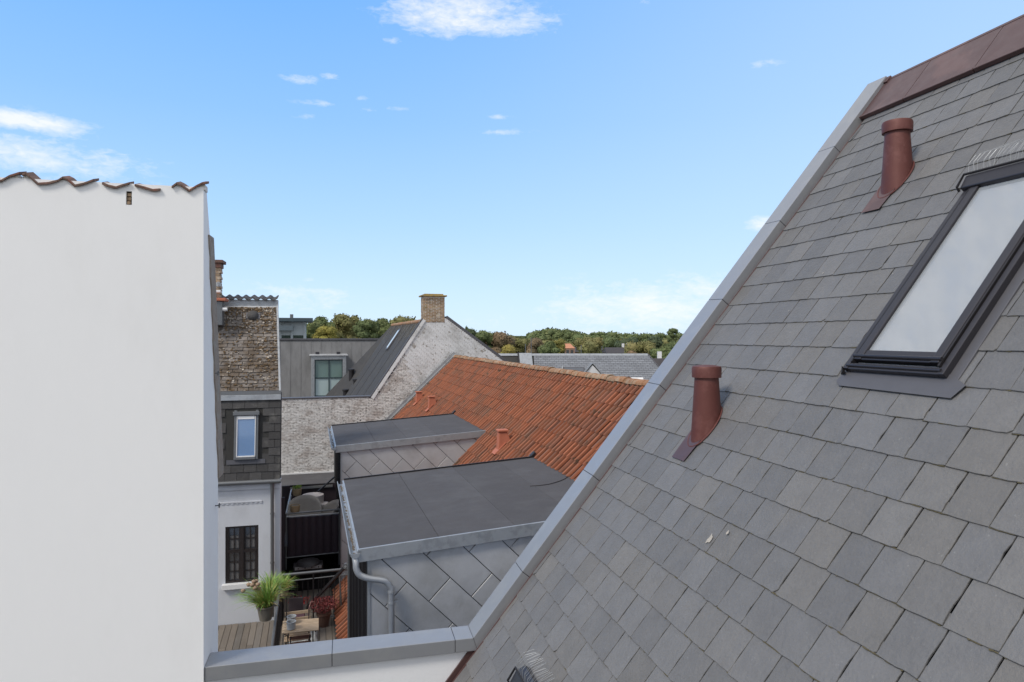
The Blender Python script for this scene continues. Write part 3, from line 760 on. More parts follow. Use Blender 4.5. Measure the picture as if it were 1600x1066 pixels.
# crusts of lichen and moss: rough clumps over the upper roof
cl = MB()
for i in range(1500):
    b = ULEN * (1 - r_.random() ** 1.5) * .98; a = r_.uniform(-3.0, edge(b) - .03)
    if r_.random() > .35 + .65 * max(0, (a + 2.3) / .8) * .8 + (.4 if b > ULEN * .72 else 0): continue
    sz = r_.uniform(.008, .024); pts = []
    for j in range(5):
        an = 2 * math.pi * j / 5 + r_.random(); pts.append(UM(a + math.cos(an) * sz * 1.4, b + math.sin(an) * sz, .02))
    cl.prism(pts, UNN * r_.uniform(.008, .022))
cl.build('lichen_crust', mat('lichen_crust', (.12, .078, .04), .95, obj=.4, tint=(.36, .32, .27), var=.3, scale=30, bump=.6), th, kind='stuff')
MB().prism([UM(edge(0) - .02, -.04, -.05), UM(edge(0) + .02, -.04, -.05), UM(edge(ULEN) + .02, ULEN + .1, -.05), UM(edge(ULEN) - .02, ULEN + .1, -.05)], UNN * .10).build('verge_trim', ZINC_L, th)
MB().wbox(-3.3, edge(ULEN) + .015, UY1 - .02, UY1 + .2, UZ1 - .02, UZ1 + .16).build('ridge_flashing', ZINC_L, th)
MB().wbox(-3.1, edge(ULEN), UY1 - .05, UY1 + .0, UZ1 - .03, UZ1 + .0).build('white_strip', WHITEP, th)
for i in range(8):     # dark S tiles along the top
    x0 = edge(ULEN) + .015 - (i + 1) * .19
    m = MB(); pts = []
    for j in range(7):
        f = j / 6; pts.append((x0 + .19 * f, .028 * math.cos(f * 2 * math.pi) ))
    for (xa, za), (xb, zb) in zip(pts, pts[1:]):
        m.prism([V(xa, UY1 - .09, UZ1 + .185 + za), V(xb, UY1 - .09, UZ1 + .185 + zb), V(xb, UY1 - .09, UZ1 + .165 + zb - .012), V(xa, UY1 - .09, UZ1 + .165 + za - .012)], V(0, .35, .085))
    m.build('ridge_tile', MANS, th)
m = MB(); m.v = []; 
vt = UM(-2.17, ULEN - .28, .03)
m.lathe(vt, [(.13, -.01), (.125, .04), (.07, .085), (0, .09)], 12, ax=UNN); m.build('cowl_vent', MANS, th, smooth=50)
MB().fbox(UM, -2.32, -2.0, ULEN - .36, ULEN - .2, .03, .04).build('vent_flashing', FLASH, th)
# small grey box with terracotta slab, at the left of the roof
MB().wbox(-3.05, -2.78, 16.75, 17.05, .25, .80).build('vent_shaft', STEEL, th, bevel=.01)
MB().wbox(-3.10, -2.70, 16.70, 17.12, .81, .88).build('terracotta_slab', TERRA, th, bevel=.012)
MB().tube([V(-2.79, 16.80, .62), V(-2.68, 16.80, .62)], .045, 10).build('flue_stub', WHITEP, th)
ch = node('chimney', V(-2.83, 17.3, .5), th)
m = MB(); z = .7; r_ = random.Random(8)
while z < 1.62:
    m.wbox(-3.15 + r_.uniform(-.01, .01), -2.895 + r_.uniform(-.012, .012), 17.15, 17.45, z, z + .062); z += .072
m.build('brickwork', BRICK, ch, bevel=.004, kind='stuff')
MB().wbox(-3.14, -2.92, 17.17, 17.43, .3, 1.66).build('chimney_core', MORTAR, ch)
MB().wbox(-3.2, -2.87, 17.1, 17.5, 1.62, 1.72).wbox(-3.2, -2.82, 17.06, 17.54, 1.725, 1.80).build('chimney_cap', OLDTILE, ch, bevel=.01)
MB().lathe(V(-2.93, 17.08, 1.15), [(.0, .0), (.06, .02), (.065, .10), (.0, .14)], 10).build('flue_fitting', GALV, ch, smooth=50)
MB().wbox(-3.1, -2.86, 17.0, 17.12, 1.02, 1.08).build('white_pipe', WHITEP, ch, bevel=.01)

# ================================================================== 4. tiled house with two zinc roof boxes
tl = thing('tiled_house', 'long house with red clay pantile roof and two zinc clad flat roofed dormers', 'house', RP(4, 15, GROUND))
V0, V1 = 7.4, 28.95; TTOP = 2.30
BOX = [(8.75, 13.12), (17.12, 21.15)]
MB().prism([TPt(V0, -5.5, -.07), TPt(V1, -5.5, -.07), TPt(V1, TTOP, -.07), TPt(V0, TTOP, -.07)], -TN * .15).build('roof_boarding', UNDER, tl)
rg = TPt(V0, TTOP, 0)
BD = E2 * math.cos(TP) - UP * math.sin(TP)
m = MB(); q = TPt(V0, TTOP, -.06); q2 = TPt(V1, TTOP, -.06); m.prism([q, q2, q2 + BD * 6, q + BD * 6], -UP * .1); m.build('rear_roof_slope', TILE, tl)
MB().prism([RP(.72, V0, GROUND), RP(10, V0, GROUND), RP(10, V1, GROUND), RP(.72, V1, GROUND)], UP * (-6.45 - GROUND)).build('wall', PLASTER, tl)
PW, PH = .2, .335
def pantile_mesh():
    m = MB(); prof = []
    # flat pan, then a high roll whose free edge laps over the next pan
    prof = [(.004, -.030), (.020, -.036), (.050, -.038), (.082, -.034), (.106, -.018), (.124, .020), (.142, .048), (.170, .054), (.194, .044), (.206, .018)]
    N_ = 9
    L_ = PH + .045
    tilt = .022
    P = lambda x, y, n: V(x, y, n + tilt * (1 - y / L_))
    a = len(m.v)
    for (x, n) in prof: m.v += [P(x, 0, n), P(x, L_, n), P(x, 0, n - .017), P(x, L_, n - .017)]
    for j in range(N_):
        i = 4 * j; k = 4 * (j + 1)
        m.f += [(i, k, k + 1, i + 1), (i + 2, i, i + 1, i + 3)] if j == 0 else [(i, k, k + 1, i + 1)]
        m.f.append((i, i + 2, k + 2, k))
    k = 4 * N_; m.f.append((k, k + 2, k + 3, k + 1))
    return m
pm = pantile_mesh(); PME = pm.mesh('pantile', TILE, 40)
# local x along -v, y up the slope
TM = Matrix((-E1, TD, TN)).transposed()
flipx = TM.determinant() < 0
tl_list = []
ncol = int((V1 - V0) / PW); rows = int(TTOP / PH + 1)
for cix in range(ncol):
    v = V1 - cix * PW
    for rw_ in range(-16, 7):
        t0 = -.02 + rw_ * PH
        if rw_ < 0:
            inside = [b for b in BOX if b[0] - .02 < v - PW * .5 < b[1] + .02]
            if inside: continue
            if v < 8.7: continue
            if rw_ < -9 and v > 17.2: continue
            if rw_ < -15 and v < 13.0: continue
        if t0 > TTOP - .05: continue
        tl_list.append((v, t0))
def tarea(v, t0):
    p = [projp(TPt(v, t0)), projp(TPt(v - PW, t0)), projp(TPt(v - PW, t0 + PH)), projp(TPt(v, t0 + PH))]
    if any(x is None for x in p): return 0
    cx = sum(x[0] for x in p) / 4; cy = sum(x[1] for x in p) / 4
    # hidden behind the verge of the near roof or behind the boxes
    if cx > 730 and cy > 995 - (cx - 739) * 1.346 - 20: return 0
    if t0 < 0 and v < 17.1 and cy > 735 - .135 * (cx - 640) + 0: return 0
    if t0 < 0 and v > 21 and cy > 655: return 0
    return area2([(x[0], x[1]) for x in p])
arr = sorted(((tarea(*q), q) for q in tl_list), key=lambda t: -t[0])
r_ = random.Random(31); rest = MB()
for i, (ar, (v, t0)) in enumerate(arr):
    rot = Matrix.Rotation(r_.uniform(-.025, .025), 3, 'Z') @ Matrix.Rotation(r_.uniform(-.02, .02), 3, 'Y')
    mm = TM @ rot; p = TPt(v + r_.uniform(-.004, .004), t0 + r_.uniform(-.008, .008), -.03 + r_.uniform(-.004, .006))
    if i < 300:
        o = bpy.data.objects.new('pantile', PME); reg(o, p, tl); o.rotation_euler = mm.to_euler()
    else:
        b_ = len(rest.v); rest.v += [p + mm @ q for q in pm.v]; rest.f += [tuple(a + b_ for a in f) for f in pm.f]
rest.build('pantile_covering', TILE, tl, smooth=40, kind='stuff')
# ridge tiles
v = V0; r_ = random.Random(12)
while v < V1 - .05:
    m = MB(); seg = 8; L_ = .40; c0 = TPt(v, TTOP, -.03)
    r0, r1 = .125 + r_.uniform(-.004, .004), .112; lift = r_.uniform(-.01, .01); v2 = min(v + L_ + .03, V1)
    ra, rb = [], []
    for j in range(seg + 1):
        a = math.pi * j / seg
        ra.append(RP(0, 0, 0) + c0 + E2 * (-math.cos(a) * r0) + UP * (math.sin(a) * r0 * .85 + lift)); rb.append(c0 + E1 * (v2 - v) + E2 * (-math.cos(a) * r1) + UP * (math.sin(a) * r1 * .85 + lift))
    m.v = ra + rb + [c0 + (p - c0) * .84 for p in ra]
    for j in range(seg): m.f += [(j, j + 1, seg + 2 + j, seg + 1 + j), (j + 1, j, 2 * seg + 2 + j, 2 * seg + 3 + j)]
    m.build('ridge_tile', RIDGE, tl, smooth=50); v += L_
# mortar along the ridge
m = MB(); 
for i in range(54):
    v = V0 + i * .4; m.prism([TPt(v, TTOP - .10, -.0), TPt(v + .4, TTOP - .10 + r_.uniform(-.02, .02), -.0), TPt(v + .4, TTOP, .02), TPt(v, TTOP, .02)], -TN * .05)
m.build('ridge_mortar', RIDGE, tl)
# far verge flashing against the whitewashed gable
MB().prism([TPt(V1 + .0, -4, .03), TPt(V1 + .0, TTOP + .05, .03), TPt(V1 + .17, TTOP + .05, .03), TPt(V1 + .17, -4, .03)], TN * .05).build('verge_flashing', ZINC_L, tl, bevel=.01)
MB().prism([TPt(V1 + .10, -4, .08), TPt(V1 + .10, TTOP + .12, .08), TPt(V1 + .17, TTOP + .12, .08), TPt(V1 + .17, -4, .08)], TN * .10).build('verge_upstand', ZINC_L, tl)
# terracotta roof vents
def tvent(px, py, lab):
    r = ray(px, py); p0 = TPt(10, 0, 0); p = r * (p0.dot(TN) / r.dot(TN))
    k_ = node('tile_vent', p, tl)
    if lab: k_['label'] = lab
    m = MB(); a = E2; b = E1
    h = .36
    bt = [p + a * -.15 + b * -.11 - UP * .15, p + a * .16 + b * -.11 + UP * .14, p + a * .16 + b * .11 + UP * .14, p + a * -.15 + b * .11 - UP * .15]
    tp = [p + a * -.12 + b * -.09 + UP * h, p + a * .08 + b * -.09 + UP * h, p + a * .08 + b * .09 + UP * h, p + a * -.12 + b * .09 + UP * h]
    m.v = bt + tp; m.f = [(3, 2, 1, 0), (4, 5, 6, 7), (0, 1, 5, 4), (1, 2, 6, 5), (2, 3, 7, 6), (3, 0, 4, 7)]
    m.build('shaft', TERRA, k_, bevel=.02)
    MB().box(p + a * -.15 + b * -.12 + UP * (h + .0), a * .26, b * .24, UP * .045).build('cap', TERRA, k_, bevel=.012)
    MB().prism([p + TD * -.28 - E1 * .14 + TN * .045, p + TD * .1 - E1 * .14 + TN * .045, p + TD * .1 + E1 * .14 + TN * .045, p + TD * -.28 + E1 * .14 + TN * .045], TN * .02).build('base_tile', TERRA, k_)
tvent(786, 698, 'terracotta tile vent above the nearer flat roof')
tvent(675, 636, 'terracotta tile vent above the farther flat roof, right of two')
tvent(655, 627, 'terracotta tile vent nearest the whitewashed gable')
# the boxes
SLP = math.tan(R(3.55)); U0 = .585; US = .70; UE = 4.9
def zr(u): return -2.728 + SLP * (u - .582)
def dormer(va, vb, lab, near):
    k_ = node('flat_roof_dormer', RP(2.5, (va + vb) / 2, -6.4), tl); k_['label'] = lab
    # felt in sheets, sheet joints run away from the fascia
    us = [U0, 1.62, 2.68, 3.62, UE] if near else [U0, 1.55, 2.35, 3.15, UE]
    MB().prism([RP(U0 + .02, va + .03, zr(U0) - .03), RP(UE, va + .03, zr(UE) - .03), RP(UE, vb - .02, zr(UE) - .03), RP(U0 + .02, vb - .02, zr(U0) - .03)], UP * -.10).build('roof_boarding', UNDER, k_)
    for i in range(4):
        a, b = us[i] + (.0 if i == 0 else .004), us[i + 1] - (.004 if i < 3 else 0); h = .0015 * (3 - i)
        MB().prism([RP(a, va + .035, zr(a) - .012 + h), RP(b, va + .035, zr(b) - .008 + h), RP(b, vb, zr(b) - .008 + h), RP(a, vb, zr(a) - .012 + h)], UP * -.015).build('felt_sheet', FELT, k_, bevel=.002)
    # fascias
    f = MB(); f.prism([RP(U0 - .02, va, zr(U0 - .02) + .012), RP(UE, va, zr(UE) + .012), RP(UE, va, zr(UE) - .158), RP(U0 - .02, va, zr(U0) - .158)], E1 * .034)
    f.build('fascia', ZINC_L, k_, bevel=.004)
    j = MB()
    for u in ([1.36, 2.12, 2.9, 3.6] if near else [1.5, 2.4, 3.3]): j.fbox(RP, u, u + .035, va - .004, va, zr(u) - .156, zr(u) + .01)
    j.build('fascia_seam', ZINC_L, k_)
    f = MB(); f.prism([RP(U0, vb, zr(U0) + .02), RP(UE, vb, zr(UE) + .02), RP(UE, vb, zr(UE) - .15), RP(U0, vb, zr(U0) - .15)], E1 * .03); f.build('rear_fascia', BLACK, k_)
    # zinc wall facing us: backing plus diagonal panels
    vw_ = va + .07; zb = -6.38
    MB().prism([RP(US, vw_ + .008, zb), RP(UE, vw_ + .008, zb), RP(UE, vw_ + .008, zr(UE) - .06), RP(US, vw_ + .008, zr(US) - .06)], E1 * .09).build('wall_backing', FRAME, k_)
    region = [(US + .002, zb), (4.62, zb), (4.62, zr(4.62) - .15), (US + .002, zr(US) - .15)]
    W_ = .575; s2 = math.sqrt(.5); PWD = W_ * s2; PL = .86
    ux, uz = s2, -s2       # along the long seams (down to the right)
    nx, nz_ = s2, s2
    off = (.30, 0) if near else (.18, .1)
    for i in range(-12, 14):
        for jx in range(-8, 9):
            cxo = off[0] + i * W_; czo = off[1]
            # cross seams of each strip step with horizontal offset
            ax_ = cxo + ux * PL * jx; az_ = -2.9 + czo + uz * PL * jx
            g_ = .004
            q_ = [(ax_ + nx * g_ + ux * g_, az_ + nz_ * g_ + uz * g_), (ax_ + nx * g_ + ux * (PL - g_), az_ + nz_ * g_ + uz * (PL - g_)),
                  (ax_ + nx * (PWD - g_) + ux * (PL - g_), az_ + nz_ * (PWD - g_) + uz * (PL - g_)), (ax_ + nx * (PWD - g_) + ux * g_, az_ + nz_ * (PWD - g_) + uz * g_)]
            q_ = clip(q_, region)
            if len(q_) < 3 or area2(q_) < .004: continue
            rr = random.Random(i * 31 + jx * 7 + int(va)); tx, tz = rr.uniform(-.004, .004), rr.uniform(-.004, .004)
            cu = sum(p[0] for p in q_) / len(q_); cz = sum(p[1] for p in q_) / len(q_)
            m = MB(); n_ = len(q_)
            outer = [RP(p[0], vw_ + .006, p[1]) for p in q_]
            rim = [RP(cu + (p[0] - cu) * .985, vw_ - .004 + tx * (p[0] - cu) * 2 + tz * (p[1] - cz) * 2, cz + (p[1] - cz) * .985) for p in q_]
            # pillowed centre (sheet metal quilting)
            inner = [RP(cu + (p[0] - cu) * .45, vw_ - .012 + tx * (p[0] - cu) * 2, cz + (p[1] - cz) * .45) for p in q_]
            m.v = outer + rim + inner
            for a in range(n_):
                b = (a + 1) % n_; m.f += [(a, b, n_ + b, n_ + a), (n_ + a, n_ + b, 2 * n_ + b, 2 * n_ + a)]
            m.f.append(tuple(range(2 * n_, 3 * n_)))
            o = m.build('zinc_panel', ZINC, k_, smooth=25)
            bm = bmesh.new(); bm.from_mesh(o.data); bmesh.ops.recalc_face_normals(bm, faces=bm.faces)
            if bm.faces[len(bm.faces) - 1].normal.dot(E1) > 0: bmesh.ops.reverse_faces(bm, faces=bm.faces)
            bm.to_mesh(o.data); bm.free()
    MB().fbox(RP, US - .012, US + .02, vw_ - .018, vw_ + .06, zb, zr(US) - .155).build('corner_trim', ZINC_L, k_)
    # far side wall
    MB().fbox(RP, US, UE, vb - .10, vb - .02, zb, zr(US) - .06).build('rear_wall', ZINC, k_)
    # glazed front facing left
    gl = MB(); gl.fbox(RP, US + .03, US + .05, va + .15, vb - .15, zb + .1, zr(U0) - .25); gl.build('glazing', GLASS_DARK, k_)
    pf = MB()
    for vv in ([va + .10, va + .9, va + 1.7, va + 2.5, va + 3.3, vb - .16]): pf.fbox(RP, US - .02, US + .06, vv, vv + .06, zb, zr(U0) - .16)
    pf.fbox(RP, US - .01, US + .065, va + .1, vb - .1, zr(U0) - .24, zr(U0) - .14); pf.fbox(RP, US - .01, US + .065, va + .1, vb - .1, zb, zb + .1)
    pf.build('window_frame', BLACK, k_)
    MB().fbox(RP, US - .05, US + .05, vb - .12, vb - .02, zb, zr(U0) - .14).build('corner_post', STEEL, k_, bevel=.006)
    # gutter
    m = MB(); gu, gr = U0 - .058, .060; segs = 8; zc = zr(U0) - .035
    ring = []
    for vv in (va - .02, vb + .02):
        for rr_ in (gr, gr - .006):
            for a in range(segs + 1):
                an = math.pi + math.pi * a / segs; m.v.append(RP(gu + math.cos(an) * rr_, vv, zc + math.sin(an) * rr_))
    s1 = segs + 1
    for a in range(segs): m.f += [(a, a + 1, 2 * s1 + a + 1, 2 * s1 + a), (s1 + a + 1, s1 + a, 3 * s1 + a, 3 * s1 + a + 1), (a + 1, a, s1 + a, s1 + a + 1), (2 * s1 + a, 2 * s1 + a + 1, 3 * s1 + a + 1, 3 * s1 + a)]
    m.f += [(0, 2 * s1, 3 * s1, s1), (segs, s1 + segs, 3 * s1 + segs, 2 * s1 + segs)]
    m.build('gutter', ZINC_L, k_, smooth=40)
    MB().tube([RP(gu - gr, va - .02, zc), RP(gu - gr, vb + .02, zc)], .008, 6).build('gutter_bead', ZINC_L, k_)
    en = MB(); en.prism([RP(gu + math.cos(math.pi + math.pi * a / 8) * gr * 1.05, va - .024, zc + math.sin(math.pi + math.pi * a / 8) * gr * 1.05) for a in range(9)], E1 * .006); en.build('gutter_end', ZINC_L, k_)
    MB().fbox(RP, U0 - .03, U0 + .02, va, vb, zr(U0) - .03, zr(U0) - .012).build('drip_edge', ZINC_L, k_)
    gm = MB(); rr = random.Random(6); v_ = va
    while v_ < vb:
        ln = rr.uniform(.03, .12)
        if rr.random() < .7: gm.prism([RP(gu - rr.uniform(.0, .018), v_, zc - .053), RP(gu + rr.uniform(.005, .03), v_, zc - .052), RP(gu + rr.uniform(.0, .02), v_ + ln, zc - .052), RP(gu - rr.uniform(.0, .02), v_ + ln, zc - .052)], UP * .006)
        v_ += ln
    gm.build('gutter_debris', GRIME, k_, kind='stuff')
    if near:
        def pp(px, py, vv): r = ray(px, py); return r * (vv / r.dot(E1))
        q = [RP(gu, va + .05, zc - .05), pp(556, 880, va), pp(557, 890, va - .02), pp(563, 899, va - .03), pp(577, 904, va - .04), pp(592, 906, va - .04), pp(603, 909, va - .04), pp(610, 918, va - .04), pp(611.5, 930, va - .04), pp(611.5, 1080, va - .04)]
        q = [q[0]] + [q[1]] + q[2:]
        # smooth path
        path = []
        for i in range(len(q) - 1):
            p0, p1, p2, p3 = q[max(i - 1, 0)], q[i], q[i + 1], q[min(i + 2, len(q) - 1)]
            for t_ in range(4):
                t = t_ / 4; path.append(.5 * ((2 * p1) + (p2 - p0) * t + (2 * p0 - 5 * p1 + 4 * p2 - p3) * t * t + (3 * p1 - p0 - 3 * p2 + p3) * t ** 3))
        path.append(q[-1])
        MB().tube(path, .041, 14).build('downpipe', GALV, k_, smooth=60)
        for py in (925, 942): c_ = pp(611.5, py, va - .04); MB().tube([c_ - UP * .012, c_ + UP * .012], .049, 14).build('pipe_clip', GALV, k_, smooth=40)
        c_ = pp(611.5, 942, va - .04); MB().box(c_ + E2 * .03, E2 * .06, E1 * .06, UP * .02).build('pipe_bracket', GALV, k_)
        # dark line lying on the felt near the tiles
        fn = (-E2 * SLP + UP).normalized(); f0 = RP(U0, va, zr(U0) - .006); pts = []
        for x_, y_ in ((828, 760), (842, 759), (858, 757), (872, 753), (882, 749), (889, 744)): r = ray(x_, y_); pts.append(r * (f0.dot(fn) / r.dot(fn)) + fn * .004)
        MB().tube(pts, .006, 5).build('cable', BLACK, k_)
    # outlet at tile junction
    MB().box(TPt(vb - .0, -.03, .02), E1 * .11, TD * .13, TN * .05).build('junction_box', BLACK, k_, bevel=.01)
    MB().box(TPt(vb + .115, -.03, .02), E1 * .02, TD * .13, TN * .04).build('junction_trim', ZINC_L, k_)
dormer(*BOX[0], 'nearer zinc clad flat roofed dormer with curved downpipe', True)
dormer(*BOX[1], 'farther zinc clad flat roofed dormer beside the whitewashed wall', False)

# ================================================================== 5. house with whitewashed brick gable
VG = 29.22
gh = thing('whitewashed_gable_house', 'old house with peeling whitewashed brick gable, brick chimney and dark felt roof', 'house', RP(5, 33, GROUND))
gable = [(-6.5, -6.6), (8.9, -6.6), (8.9, -1.55), (5.664, .80), (4.60, .66), (2.43, -2.62), (-6.5, -2.60)]
MB().prism([RP(u, VG + .015, z) for u, z in gable], E1 * .3).build('wall', WASH, gh)
def inter(z):
    xs = []
    for i in range(len(gable)):
        (a, b), (c_, d_) = gable[i], gable[(i + 1) % len(gable)]
        if (b > z) != (d_ > z): xs.append(a + (z - b) / (d_ - b) * (c_ - a))
    xs.sort(); return xs
bl, bu = MB(), MB(); r_ = random.Random(77); z = -6.55; row = 0
while z < .75:
    xs = inter(z + .03)
    if len(xs) >= 2:
        a, b = max(xs[0], -3.2), xs[-1] - .01; x = a - (.12 if row % 2 else 0)
        while x < b:
            x0, x1 = max(x, a), min(x + .226, b)
            if x1 - x0 > .03:
                upz = z > -2.1 + .5 * pnoise(V(x * .5, z, 3)) and x > 3.4 + (-z) * .35
                pr = r_.uniform(-.0015, .0015) if upz else r_.uniform(-.006, .007); zz = z + r_.uniform(-.003, .003) * (0 if upz else 1)
                if upz: bu.fbox(RP, x0, x1 - .002, VG - .006 + pr, VG + .016, zz, zz + .0645)
                else: bl.fbox(RP, x0, x1 - .008, VG - .006 + pr, VG + .016, zz, zz + .058)
            x += .236
    z += .0665; row += 1
bl.build('brickwork', WASH, gh, kind='stuff'); bu.build('rendered_brickwork', WASH_UP, gh, kind='stuff')
# dark roof behind the left rake
a1 = RP(4.60, VG, .64); a2 = RP(2.30, VG, -2.82); RD = (a2 - a1).normalized(); RN_ = RD.cross(E1); RN_ = RN_ if RN_.z > 0 else -RN_
RFV = 11.3
def DR(v, t, n): return RP(4.60, VG + v, .66) + RD * t + RN_ * n
# far end is hipped back a little
MB().prism([DR(0, 0, 0), DR(RFV, 0, 0), DR(RFV, 6.5, 0), DR(0, 6.5, 0)], RN_ * -.2).build('felt_roof', DARKROOF, gh)
QW = ray(505, 622) * (43.2 / ray(505, 622).dot(E1)); QA, QB = DR(RFV, 0, 0), DR(RFV, 4.6, 0); QN = (QB - QA).cross(QW - QA).normalized(); QN = QN if QN.z > 0 else -QN
QC = QA + (QW - QA) * 1.5; QD = QA + (QB - QA) * 1.42
MB().prism([QA, QC, QD], QN * -.2).build('hipped_felt_roof', DARKROOF, gh)
for v_ in (2.8, 5.6, 8.4): MB().box(DR(v_, .02, 0), E1 * .05, RD * 5.8, RN_ * .012).build('roof_seam', DARKROOF, gh)
MB().prism([DR(-.02, -.1, .0), DR(-.02, 4.0, .0), DR(.10, 4.0, .0), DR(.10, -.1, .0)], RN_ * .05).build('rake_trim', FLASH, gh)
MB().prism([DR(-.045, -.1, -.01), DR(-.045, 3.95, -.01), DR(.0, 3.95, -.01), DR(.0, -.1, -.01)], RN_ * -.13).build('rake_mortar', WASH_UP, gh)
for i in range(28):
    v_ = i * .4; MB().tube([DR(v_, .02, -.02), DR(v_ + .42, .02, -.02)], .10, 8).build('ridge_tile', RIDGE, gh, smooth=50)
st = MB(); r_ = random.Random(14)
for i in range(70):
    v_ = r_.uniform(.3, RFV - .3); ln = r_.uniform(.15, 1.0); st.box(DR(v_, .12, .0), E1 * r_.uniform(.02, .08), RD * ln, RN_ * .008)
st.build('lichen_streak', mat('lichen_streak', (.12, .11, .09), .95, obj=.4, var=.3), gh, kind='stuff')
right = RP(5.664, VG, .80); RD2 = (RP(8.9, VG, -1.55) - right).normalized(); RN2 = RD2.cross(E1); RN2 = RN2 if RN2.z > 0 else -RN2
MB().prism([right, right + E1 * RFV, right + E1 * RFV + RD2 * 5.5, right + RD2 * 5.5], RN2 * .08).build('rear_felt_roof', DARKROOF, gh)
MB().prism([right - E1 * .02, right + E1 * .12, right + E1 * .12 + RD2 * 5.5, right - E1 * .02 + RD2 * 5.5], RN2 * .11).build('rear_rake_trim', FLASH, gh)
MB().prism([RP(4.6, VG + .3, .55), RP(5.66, VG + .3, .65), RP(5.66, VG + RFV, .65), RP(4.6, VG + RFV, .55)], UP * .1).build('ridge_flat', DARKROOF, gh)
MB().fbox(RP, -6.5, 2.43, VG - .04, VG + .36, -2.61, -2.56).build('parapet_capping', FLASH, gh, bevel=.01)
MB().fbox(RP, -6.5, 2.3, VG - .05, VG - .01, -5.72, -5.665).build('base_flashing', WHITEP, gh)
# roof window and three vents on the dark roof
def on_dr(px, py):
    r = ray(px, py); return r * (DR(0, 0, 0).dot(RN_) / r.dot(RN_))
p = on_dr(616, 531)
wi = node('roof_window', p, gh)
MB().box(p - E1 * .35 - RD * .62, E1 * .7, RD * 1.25, RN_ * .08).build('frame', FLASH, wi, bevel=.01)
MB().box(p - E1 * .27 - RD * .52, E1 * .54, RD * 1.05, RN_ * .09).build('pane', darkglass('pale_glass', (.45, .47, .48), .1), wi)
for px, py in ((540, 622), (556, 606), (549, 590)):
    r = ray(px, py); p = r * (QA.dot(QN) / r.dot(QN)); k_ = node('pipe_vent', p, gh)
    MB().lathe(p - UP * .2, [(.15, 0), (.15, .62)], 12).build('pipe', BLACK, k_, smooth=50)
    MB().lathe(p + UP * .40, [(.19, 0), (.19, .10), (.0, .13)], 12).build('cap', BLACK, k_, smooth=40)
# chimney
ck = node('chimney', RP(5.15, VG + .3, .6), gh)
cu0, cu1, cv0, cv1, cz0, cz1 = 4.66, 5.62, VG - .02, VG + .62, .15, 1.72
MB().fbox(RP, cu0 + .012, cu1 - .012, cv0 + .012, cv1 - .012, cz0 + .46, cz1).build('chimney_core', MORTAR, ck)
m = MB(); z = cz0 + .45; row = 0; r_ = random.Random(41)
while z < cz1 - .05:
    o_ = .0 if row % 2 else -.12
    x = cu0 + o_
    while x < cu1:
        x0, x1 = max(x, cu0), min(x + .228, cu1)
        if x1 - x0 > .03: pr = r_.uniform(-.004, .004); m.fbox(RP, x0, x1 - .01, cv0 + pr, cv0 + .05, z, z + .058)
        x += .24
    y = cv0 + .06 - (.12 if row % 2 else 0)
    while y < cv1:
        y0, y1 = max(y, cv0 + .055), min(y + .228, cv1)
        if y1 - y0 > .03: m.fbox(RP, cu0 + r_.uniform(-.004, .004), cu0 + .04, y0, y1 - .01, z, z + .058); m.fbox(RP, cu1 - .04, cu1 + r_.uniform(-.004, .004), y0, y1 - .01, z, z + .058)
        y += .24
    z += .0675; row += 1
m.build('brickwork', BRICK, ck, kind='stuff')
MB().fbox(RP, cu0 - .09, cu1 + .09, cv0 - .09, cv1 + .09, cz1, cz1 + .07).fbox(RP, cu0 + .05, cu1 - .05, cv0 + .05, cv1 - .05, cz1 + .07, cz1 + .13).build('chimney_cap', LICHEN, ck, bevel=.025)

# ================================================================== 6. grey metal mansard building with dormer and glass pavilion
gm_ = thing('grey_metal_roofed_building', 'grey sheet metal mansard building with a dormer window and glazed rooftop room', 'building', RP(-2, 42, GROUND))
VM = 45.0
def at(px, py, v): r = ray(px, py); return r * (v / r.dot(E1))
mz = at(500, 531, VM + 1.6).z; mz0 = at(500, 700, VM).z
u_r = 4.5
def MF(u, b, n): # slope frame
    o = RP(0, VM, -5.7); B = (E1 * 1.7 + UP * (mz + 5.7)).normalized(); nn_ = (E2.cross(B)).normalized(); nn_ = nn_ if nn_.dot(E1) < 0 else -nn_
    return o + E2 * u + B * b + nn_ * n
ML = (E1 * 1.7 + UP * (mz + 5.7)).length
MB().prism([MF(-9, 0, 0), MF(u_r + 2, 0, 0), MF(u_r + 2, ML, 0), MF(-9, ML, 0)], MF(0, 0, -.3) - MF(0, 0, 0)).build('mansard_slope', GREYROOF, gm_)
m = MB(); 
for i in range(22): m.fbox(MF, -8.5 + i * .65, -8.47 + i * .65, 0, ML, .0, .02)
m.build('standing_seam', GREYROOF, gm_)
MB().fbox(MF, -9, u_r + 2, 1.62, 1.66, 0, .03).build('seam_band', GREYROOF, gm_)
MB().fbox(RP, -9, u_r + 2, VM + 1.72, VM + 12, mz - .3, mz + .03).build('flat_roof', GREYROOF, gm_)
MB().fbox(RP, -9, u_r + 2, VM + 1.60, VM + 1.75, mz - .02, mz + .09).build('roof_edge_trim', FLASH, gm_, bevel=.01)
MB().fbox(RP, -9, u_r + 2, VM, VM + 12, GROUND, -5.7).build('wall', PLASTER, gm_)
